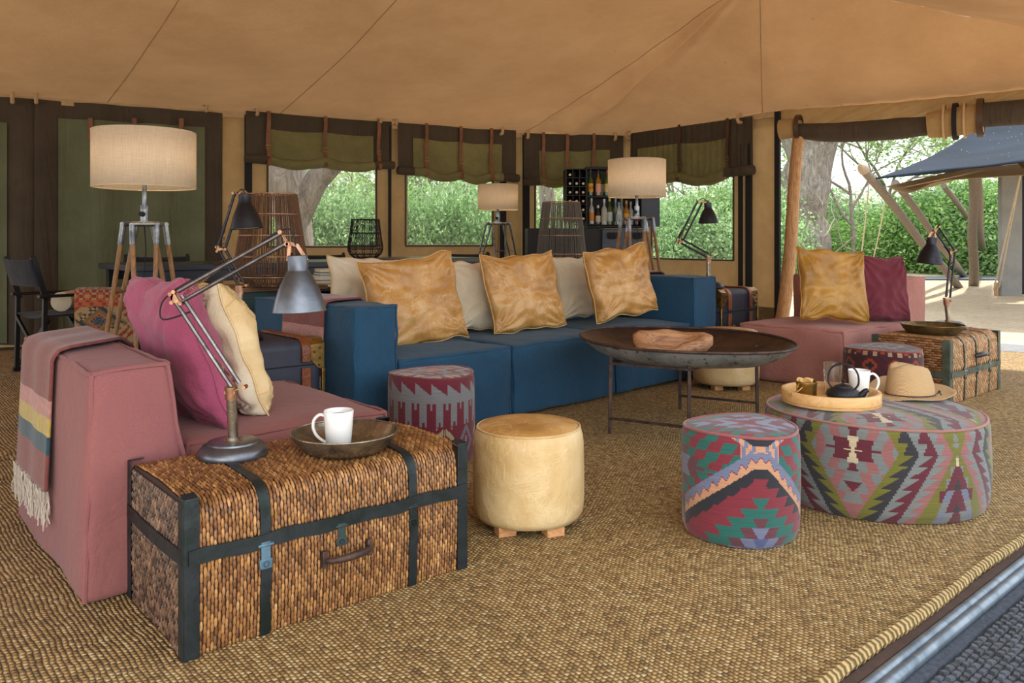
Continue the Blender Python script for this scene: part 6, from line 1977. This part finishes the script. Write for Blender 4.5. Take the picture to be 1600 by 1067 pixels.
def curved(a, b, c, n=24, sagk=.18):
    mb = MB()
    def fn(u, v):
        p = a.lerp(b, u).lerp(c.lerp(c, u), v); p.z -= sagk * math.sin(PI * v) + .12 * math.sin(PI * u) * (1 - v); return p
    mb.grid(fn, n, n); return mb
mb = MB()
def fr1(u, v):
    e = tip.lerp(rf, u); r_ = apex.lerp(apex2, u); p = e.lerp(r_, v); p.z -= .16 * math.sin(PI * v) * (1 - .3 * u) + .02 * nz(p, 1.5); return p
mb.grid(fr1, 40, 24); mb.build('roof', M['tentroof'], nt, angle=180, solid=.02)
mb = MB()
def fr2(u, v):
    e = tip.lerp(bk, u); p = e.lerp(apex, v); p.z -= .25 * math.sin(PI * v); return p
mb.grid(fr2, 20, 20); mb.build('roof_end', M['tentroof'], nt, angle=180, solid=.02)
# inner flysheet hanging under the edge
mb = MB()
in0 = Q(1385, 285, 12.9); in1 = Q(1760, 262, 11.6); ip0 = Q(1470, 262, 15.5); 
def fl(u, v):
    e = in0.lerp(in1, u); r_ = Q(1560, 250, 15.6).lerp(Q(1900, 235, 14.6), u); p = e.lerp(r_, v)
    p.z -= .28 * math.exp(-((u - .10) / .09) ** 2) * (1 - v) * .6 + .02; return p
mb.grid(fl, 60, 14); mb.build('flysheet', M['tentunder'], nt, angle=180, solid=.01)
def gnd(px, py):
    a_, b_ = 5.0, 60.0
    for _ in range(40):
        d = (a_ + b_) / 2; x = (px - 800) / F * d
        if CH - (py - HZ) / F * d > gz(x, d): a_ = d
        else: b_ = d
    return Vector(((px - 800) / F * d, d, gz((px - 800) / F * d, d)))
def tpole(nm, x0, y0, x1, y1, dtop, r_, mat='greypole', dx=0):
    g0 = gnd(x0, y0) - Vector((0, 0, .05)); tp_ = W(x1, y1, dtop)
    mb = MB(); n = 10
    mb.tube([g0.lerp(tp_, i / n) - B0 + Vector((.02 * math.sin(i), 0, 0)) for i in range(n + 1)], [r_ * (1 - .02 * i) for i in range(n + 1)], 10)
    return mb.build('pole', M[mat], nt)
tpole('a', 1521, 446, 1520, 262, 15.4, .105); tpole('b', 1537, 424, 1527, 262, 17.0, .09)
tpole('c', 1500, 448, 1352, 268, 12.4, .085); tpole('d', 1508, 432, 1400, 286, 14.2, .08); tpole('e', 1562, 408, 1475, 290, 18.0, .08)
mb = MB(); p_ = W(1352, 268, 12.4) - B0; dv = (W(1352, 268, 12.4) - gnd(1500, 448)).normalized(); mb.tube([p_, p_ + dv * .06, p_ + dv * .16, p_ + dv * .3], [.05, .085, .075, .02], 10); mb.build('pole_tip', m_wood('pale_tip', '#b3a38e', '#8f8070', .7), nt)
mb = MB()
ga, gb = gnd(1562, 448), gnd(1600, 452)
mb.box(Vector(((W(1578, HZ, 15.6)).x, 15.6, 1.25)) - B0, (.42, .12, 2.5)); mb.build('wall_panel', M['tentwall'], nt, bevel=.02)
mb = MB(); mb.box(Vector((W(1640, HZ, 15.9).x, 15.9, 1.3)) - B0, (1.3, .05, 2.5)); mb.build('net_wall', M['black'], nt)
mb = MB(); c_ = gnd(1465, 440); mb.box(Vector((c_.x + .3, c_.y + 1.3, c_.z + .02)) - B0, (4.2, 1.8, .06)); mb.build('groundsheet', m_plain('blue_groundsheet', '#5a6470', .9, 0, .3, 4, .3), nt)
# guy ropes and peg
pg = gnd(1556, 462)
gr = thing('guy_rope', (pg.x, pg.y, pg.z), 0, 'doubled pale guy rope running down to a wooden peg in the yard', 'rope')
tp_ = W(1597, 262, pg.y - 2.0) - pg; k1 = Vector((0, 0, .12))
mb = MB(); mb.tube([k1 + Vector((-.04, 0, 0)), k1.lerp(tp_, .5) + Vector((-.02, 0, 0)), tp_], .014, 6); mb.tube([k1 + Vector((.06, 0, .02)), k1.lerp(tp_, .55) + Vector((.02, 0, 0)), tp_], .014, 6); mb.lathe([(.0001, -.04), (.035, 0), (.0001, .04)], 10, k1.lerp(tp_, .55)); mb.build('rope', M['rope2'], gr)
mb = MB(); mb.tube([(0, 0, -.1), (0, 0, .26)], .032, 10); mb.build('peg', M['pole'], gr)
mb = MB(); q_ = W(1597, 250, pg.y - 2.0) - pg; mb.tube([q_ + Vector((-.08, 0, .12)), q_ + Vector((0, 0, .0)), q_ + Vector((.5, 0, -.5))], [.05, .085, .06], 10); mb.build('pole_end', M['pole'], gr)
for i, (x0, y0, x1, y1, l) in enumerate(((1335, 392, 1358, 285, 'thin pale rope hanging down from the tip of the neighbouring tent'), (1345, 393, 1386, 300, 'thin slack rope stretched left of the tent across the yard'))):
    a, b_ = gnd(x0, y0 + 6), W(x1, y1, 13.5); a = W(x0, y0, 16)
    a.z = gz(a.x, a.y)
    o = thing('guy_rope', a, 0, l, 'rope'); mb = MB(); mb.tube([p - a for p in arc(a, b_, .25)], .012, 5); mb.build('rope', M['rope2'], o)

# ------------------------------------------------------------------ trees and bushes
def m_leaf(name, rough=.6):
    N = NT(name); at = N.n('Attribute', {'attribute_name': 'tint'}).outputs[0]
    p = N.n('BsdfPrincipled', None, Base_Color=at, Roughness=rough); tr = N.n('BsdfTranslucent', None, Color=at)
    mx = N.n('MixShader', None, i0=.5, i1=p.outputs[0], i2=tr.outputs[0]); N.t.links.new(mx.outputs[0], N.out.inputs[0]); return N.m
M['leaf'] = m_leaf('leaf_green')
N = NT('bark'); co = N.coord(scale=(1, 1, .3)); nn_ = N.noise(co, 7, 8, .75, 1.5).outputs[0]
N.bsdf(Base_Color=N.ramp(nn_, [(.3, hx('#5f564c')), (.5, hx('#a3988c')), (.68, hx('#cdc5ba'))]), Roughness=.95, Normal=N.bump(nn_, 1.0, .12)); M['bark'] = N.m
M['twig'] = m_plain('twig_bark', '#8f857a', .9, 0, .3, 8, .3)
def leafmesh(name, n, leaf, cols, seed, shape='bush', asp=.45, flat=0.0):
    r = np.random.RandomState(seed)
    # clustered points inside a unit dome
    nc = max(12, n // 60)
    u = r.normal(size=(nc, 3)); u /= np.linalg.norm(u, axis=1)[:, None]; u[:, 2] = np.abs(u[:, 2]) if shape == 'bush' else u[:, 2]
    cen = u * (r.uniform(.55, 1.0, (nc, 1)) ** .6)
    if shape == 'bush': cen[:, 2] *= 1.0
    idx = r.randint(0, nc, n); sc = .16 if shape == 'bush' else .14
    p = cen[idx] + r.normal(size=(n, 3)) * sc * np.array([1, 1, .55 if shape == 'crown' else .9])
    if shape == 'bush': p[:, 2] = np.abs(p[:, 2])
    return p, idx, nc, r
def foliage(name, n, leaf, cols, seed, dims, shape='bush', asp=.42):
    p, idx, nc, r = leafmesh(name, n, leaf, cols, seed, shape)
    p = p * np.array(dims)
    d = r.normal(size=(n, 3)); d[:, 2] *= .6; d /= np.linalg.norm(d, axis=1)[:, None]
    s = np.cross(d, r.normal(size=(n, 3))); s /= np.linalg.norm(s, axis=1)[:, None]
    L = leaf * r.uniform(.6, 1.4, (n, 1))
    v = np.stack([p - d * L, p + s * L * asp, p + d * L, p - s * L * asp], 1).reshape(-1, 3)
    me = bpy.data.meshes.new(name)
    me.vertices.add(4 * n); me.vertices.foreach_set('co', v.ravel())
    me.loops.add(4 * n); me.loops.foreach_set('vertex_index', np.arange(4 * n))
    me.polygons.add(n); me.polygons.foreach_set('loop_start', np.arange(0, 4 * n, 4)); me.polygons.foreach_set('loop_total', np.full(n, 4))
    me.update(calc_edges=True)
    cs = np.array([hx(c) for c in cols]); cc = cs[r.randint(0, len(cs), nc)][idx] * .5 + cs[r.randint(0, len(cs), n)] * .5
    cc = cc * r.uniform(.75, 1.25, (n, 1)); cc[:, 3] = 1
    at = me.color_attributes.new('tint', 'FLOAT_COLOR', 'CORNER'); at.data.foreach_set('color', np.repeat(cc, 4, 0).astype(np.float32).ravel())
    me.materials.append(M['leaf'])
    return me
GREENS = ['#6f9c48', '#86b05c', '#a2c478', '#5c8640', '#bcd694']
GREEN2 = ['#79a866', '#94bd7e', '#aed09a', '#628e54', '#cbe0b6']
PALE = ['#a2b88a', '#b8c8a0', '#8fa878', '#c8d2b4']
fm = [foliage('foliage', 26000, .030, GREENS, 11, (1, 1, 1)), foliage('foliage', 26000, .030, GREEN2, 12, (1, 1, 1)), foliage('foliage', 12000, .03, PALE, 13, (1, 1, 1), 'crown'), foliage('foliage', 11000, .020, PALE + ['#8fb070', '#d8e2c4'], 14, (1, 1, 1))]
stem_mb = MB(); r5 = random.Random(3)
for i in range(26):
    a = r5.uniform(0, 6.28); q = r5.uniform(.1, .7); x, y = q * math.cos(a), q * math.sin(a)
    stem_mb.tube([(x * .5, y * .5, -.05), (x * .8, y * .8, .4), (x, y, .85)], [.012, .009, .004], 5)
stem0 = stem_mb.build('stems', M['twig']); stem_me = stem0.data; bpy.data.objects.remove(stem0)
def bush(label, x, y, w_, h, k, rz=0, group='bushes beyond the tent', dens=None):
    z = gz(x, y) - .05
    t = thing('bush', (x, y, z), rz, label, 'bush', group)
    o = bpy.data.objects.new('foliage', fm[k]); COL.objects.link(o); o.parent = t; o.scale = (w_, w_ * .7, h); o['kind'] = 'stuff'
    s = bpy.data.objects.new('stems', stem_me); COL.objects.link(s); s.parent = t; s.scale = (w_, w_ * .7, h)
    return t
def wx(px, d): return (px - 800) / F * d
bl_ = [('tall bright green bush right behind the first window', 470, 12.6, 1.1, 1.75, 1), ('dense green bush filling the right side of the first window', 545, 12.9, 1.3, 1.85, 1), ('green bush between the first and second window', 612, 13.4, 1.2, 1.8, 0),
       ('leafy green bush filling the left of the second window', 665, 13.2, 1.1, 1.85, 1), ('leafy green bush behind the small white tripod lamp', 735, 13.4, 1.2, 1.95, 1), ('bush at the foot of the leaning tree', 425, 13.6, 1.1, 1.9, 0),
       ('green bush seen through the narrow window', 850, 15.0, 1.3, 1.5, 0), ('green bush seen between lantern and wine rack', 905, 15.5, 1.4, 1.5, 1),
       ('pale green bush behind the hinged cabinet door', 1010, 17.5, 1.5, 1.7, 1), ('blue green bush at the centre of the right hand window', 1062, 18.2, 1.7, 1.85, 1), ('mid green bush behind the window desk lamp', 1105, 18.6, 1.5, 1.95, 0), ('bush beyond the corner canvas of the right wall', 1165, 19.0, 1.8, 2.3, 1),
       ('low green bush right of the big tree trunk', 1300, 23.5, 2.0, 1.3, 0), ('round green bush below the acacia branches', 1345, 26, 2.4, 1.6, 0), ('wide green bush left of the tent poles', 1400, 24.5, 2.2, 1.8, 1), ('bright green bush between the leaning poles', 1450, 23.5, 2.3, 2.1, 0),
       ('tall green bush behind the desk lamp in the yard', 1500, 22.5, 2.2, 2.3, 1), ('dark green bush behind the upright tent poles', 1545, 22, 2.2, 2.4, 0), ('bush behind the neighbouring tent wall', 1610, 23, 2.6, 2.4, 1), ('bush left of the big tree trunk', 1240, 26, 2.2, 2.4, 1), ('green bush beyond the right end of the neighbouring tent', 1720, 22, 2.6, 2.4, 0), ('green bush far beyond the right edge of the photo', 1870, 21, 2.8, 2.2, 1), ('wide green bush out past the right edge of the photo', 2050, 20, 3.0, 2.4, 0)]
for i, (l, px, d, w_, h, k) in enumerate(bl_): bush(l, wx(px, d), d, w_, h, k, i * 1.3)
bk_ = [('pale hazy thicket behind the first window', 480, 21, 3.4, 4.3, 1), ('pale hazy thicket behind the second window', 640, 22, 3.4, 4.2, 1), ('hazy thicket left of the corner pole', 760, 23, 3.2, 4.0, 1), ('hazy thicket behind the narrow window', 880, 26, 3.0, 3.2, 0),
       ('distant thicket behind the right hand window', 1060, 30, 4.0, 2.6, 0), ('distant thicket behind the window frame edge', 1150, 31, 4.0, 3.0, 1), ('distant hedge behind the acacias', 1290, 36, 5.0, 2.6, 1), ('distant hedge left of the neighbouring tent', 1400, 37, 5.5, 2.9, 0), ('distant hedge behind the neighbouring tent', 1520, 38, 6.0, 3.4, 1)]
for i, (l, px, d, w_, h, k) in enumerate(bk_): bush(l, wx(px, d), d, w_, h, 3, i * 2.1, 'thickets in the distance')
# trunks
def trunk(label, pts, rads, name='tree', extra=None, seg=24, leaves=()):
    base = Vector(pts[0]); t = thing(name, base, 0, label, 'tree')
    mb = MB(); sp = smooth_path([Vector(p) - base for p in pts], 8)
    n = len(sp); rr = []
    for i in range(n):
        k = i / (n - 1) * (len(rads) - 1); j = min(int(k), len(rads) - 2); rr.append(lerp(rads[j], rads[j + 1], k - j))
    mb.tube(sp, rr, seg)
    mb.v = [tuple(Vector(p) + Vector(p).normalized() * 0 + Vector((nz(p, 1.6, 3), nz(p, 1.6, 8), 0)) * .09 * rads[0] * 2) for p in mb.v]
    mb.build('trunk', M['bark'], t, angle=180)
    for br_ in (extra or ()):
        mb = MB(); sp = smooth_path([Vector(p) - base for p in br_[0]], 6); mb.tube(sp, [lerp(br_[1], br_[2], i / (len(sp) - 1)) for i in range(len(sp))], 12); mb.build('branch', M['bark'], t, angle=180)
    for (c, s, k) in leaves:
        o = bpy.data.objects.new('foliage', fm[k]); COL.objects.link(o); o.parent = t; o.location = Vector(c) - base; o.scale = s; o['kind'] = 'stuff'
    return t
d = 11.6
def TW(px, py, d): return W(px, py, d)
g0 = Vector((wx(462, d), d, -.1))
trunk('massive grey tree trunk forking behind the first tent window', [g0, TW(463, 420, d), TW(460, 350, d), TW(448, 300, d), TW(436, 230, d), TW(415, 80, d)], [.42, .27, .23, .33, .36, .30],
      extra=[([TW(462, 350, d), TW(476, 318, d), TW(496, 280, d), TW(530, 240, d), TW(590, 130, d)], .20, .16)])
d = 20.0
gB = gnd(1268, 428)
trunk('huge rough tree trunk at the edge of the open side', [gB - Vector((0, 0, .2)), W(1262, 405, gB.y), W(1258, 340, gB.y), W(1262, 270, gB.y), W(1278, 215, gB.y), W(1290, 120, gB.y)], [.95, .62, .54, .56, .60, .5],
      extra=[([W(1268, 300, gB.y - .2), W(1248, 240, gB.y), W(1225, 190, gB.y), W(1190, 100, gB.y)], .38, .2)])
d = 14.8
g1 = Vector((wx(857, d), d, gz(wx(857, d), d) - .1))
trunk('straight pale pole like trunk seen through the narrow window', [g1, TW(856, 340, d), TW(855, 285, d), TW(853, 200, d)], [.15, .14, .14, .13], seg=14)
# acacias with fine branches
def acacia(label, px, py, d, h, seed, spread=2.2, lean=0.0, fol=True, r0=.13):
    r0 *= .55
    r = random.Random(seed)
    x, y = wx(px, d), d; z = gz(x, y) - .1
    t = thing('acacia', (x, y, z), 0, label, 'tree', 'acacias in the yard')
    mb = MB(); fines = MB()
    def grow(p, dv, L, rad, dep):
        n = 5; pts = [p]; 
        for i in range(n):
            dv = (dv + Vector((r.uniform(-.22, .22), r.uniform(-.22, .22), r.uniform(-.10, .14)))).normalized(); p = p + dv * L / n; pts.append(p)
        (mb if dep < 2 else fines).tube(pts, [rad * (1 - .09 * i) for i in range(n + 1)], 7 if dep < 2 else 4, caps=False)
        if dep < 5:
            for k in range(r.choice((2, 3, 3)) if dep else 4):
                a = r.uniform(0, 6.28); q = dv.orthogonal().normalized(); q = Quaternion(dv, a) @ q
                nd = (dv * .75 + q * r.uniform(.5, .95) + Vector((0, 0, .05))).normalized()
                grow(pts[r.choice((3, 4, 5))] if k else p, nd, L * r.uniform(.6, .8), rad * .58, dep + 1)
    grow(Vector((0, 0, 0)), Vector((lean, 0, 1)).normalized(), h * .36, r0, 0)
    mb.build('branches', M['twig'], t, angle=180)
    f = fines.build('twigs', M['twig'], t, angle=180); f['kind'] = 'stuff'
    if fol:
        vs = np.array(fines.v)[::4 * 2]; vs = vs[vs[:, 2] > h * .35]
        rr_ = np.random.RandomState(seed); sel = vs[rr_.randint(0, len(vs), 5200)] + rr_.normal(size=(5200, 3)) * .16
        n = len(sel); dd_ = rr_.normal(size=(n, 3)); dd_[:, 2] *= .3; dd_ /= np.linalg.norm(dd_, axis=1)[:, None]
        ss = np.cross(dd_, rr_.normal(size=(n, 3))); ss /= np.linalg.norm(ss, axis=1)[:, None]; L = .06
        m2 = MB(); cl = [hx(c) for c in ('#8fb06a', '#a8c484', '#7c9c58', '#b8cc98')]
        for i in range(n):
            p = sel[i]; m2.add([p - dd_[i] * L, p + ss[i] * L * .5, p + dd_[i] * L, p - ss[i] * L * .5], [(0, 1, 2, 3)], 0, cl[i % 4])
        o = m2.build('foliage', M['leaf'], t, smooth=False); o['kind'] = 'stuff'
    return t
acacia('slender bare sapling in front of the big tree trunk', 1284, 400, 15.5, 3.6, 2, fol=False, r0=.06)
acacia('feathery acacia just right of the big tree trunk', 1330, 390, 22, 6.5, 5, r0=.14)
acacia('wide feathery acacia above the leaning tent poles', 1405, 388, 25, 7.5, 8, lean=-.2, r0=.16)
acacia('feathery acacia behind the neighbouring tent roof', 1480, 388, 27, 8.0, 11, r0=.16)
acacia('hazy acacia seen high in the right hand window', 1050, 388, 24, 6.0, 14, r0=.12)
acacia('thin acacia beside the frame of the right hand window', 1110, 388, 26, 6.0, 17, r0=.12)
acacia('pale acacia above the bushes of the second window', 690, 388, 19, 5.0, 21, r0=.10)
acacia('pale acacia above the bushes of the first window', 560, 388, 19, 5.2, 24, r0=.10)
# grass patches
gm = MB(); r6 = random.Random(9); gc = [hx(c) for c in ('#8fae5a', '#a8c06c', '#77984a')]
for (pa_, pb_, ya, yb, n) in ((1290, 1410, 386, 392, 2600), (1020, 1150, 384, 400, 2200), (1235, 1260, 425, 432, 120)):
    for i in range(n):
        g_ = gnd(r6.uniform(pa_, pb_), max(383.5, r6.uniform(ya, yb))) if False else None
        px = r6.uniform(pa_, pb_); d = r6.uniform(17, 24) if ya < 400 else r6.uniform(18.5, 19.3); x = wx(px, d); z = gz(x, d)
        h = r6.uniform(.05, .16); a = r6.uniform(0, 3.14); dx, dy = .012 * math.cos(a), .012 * math.sin(a)
        gm.add([(x - dx, d - dy, z), (x + dx, d + dy, z), (x + r6.uniform(-.05, .05), d, z + h)], [(0, 1, 2)], 0, gc[i % 3])
o = gm.build('grass', M['leaf'], smooth=False); tag(o, 'thin green grass on the sand at the foot of the bushes', 'grass', kind='stuff')
# fallen leaves and twigs on the sand
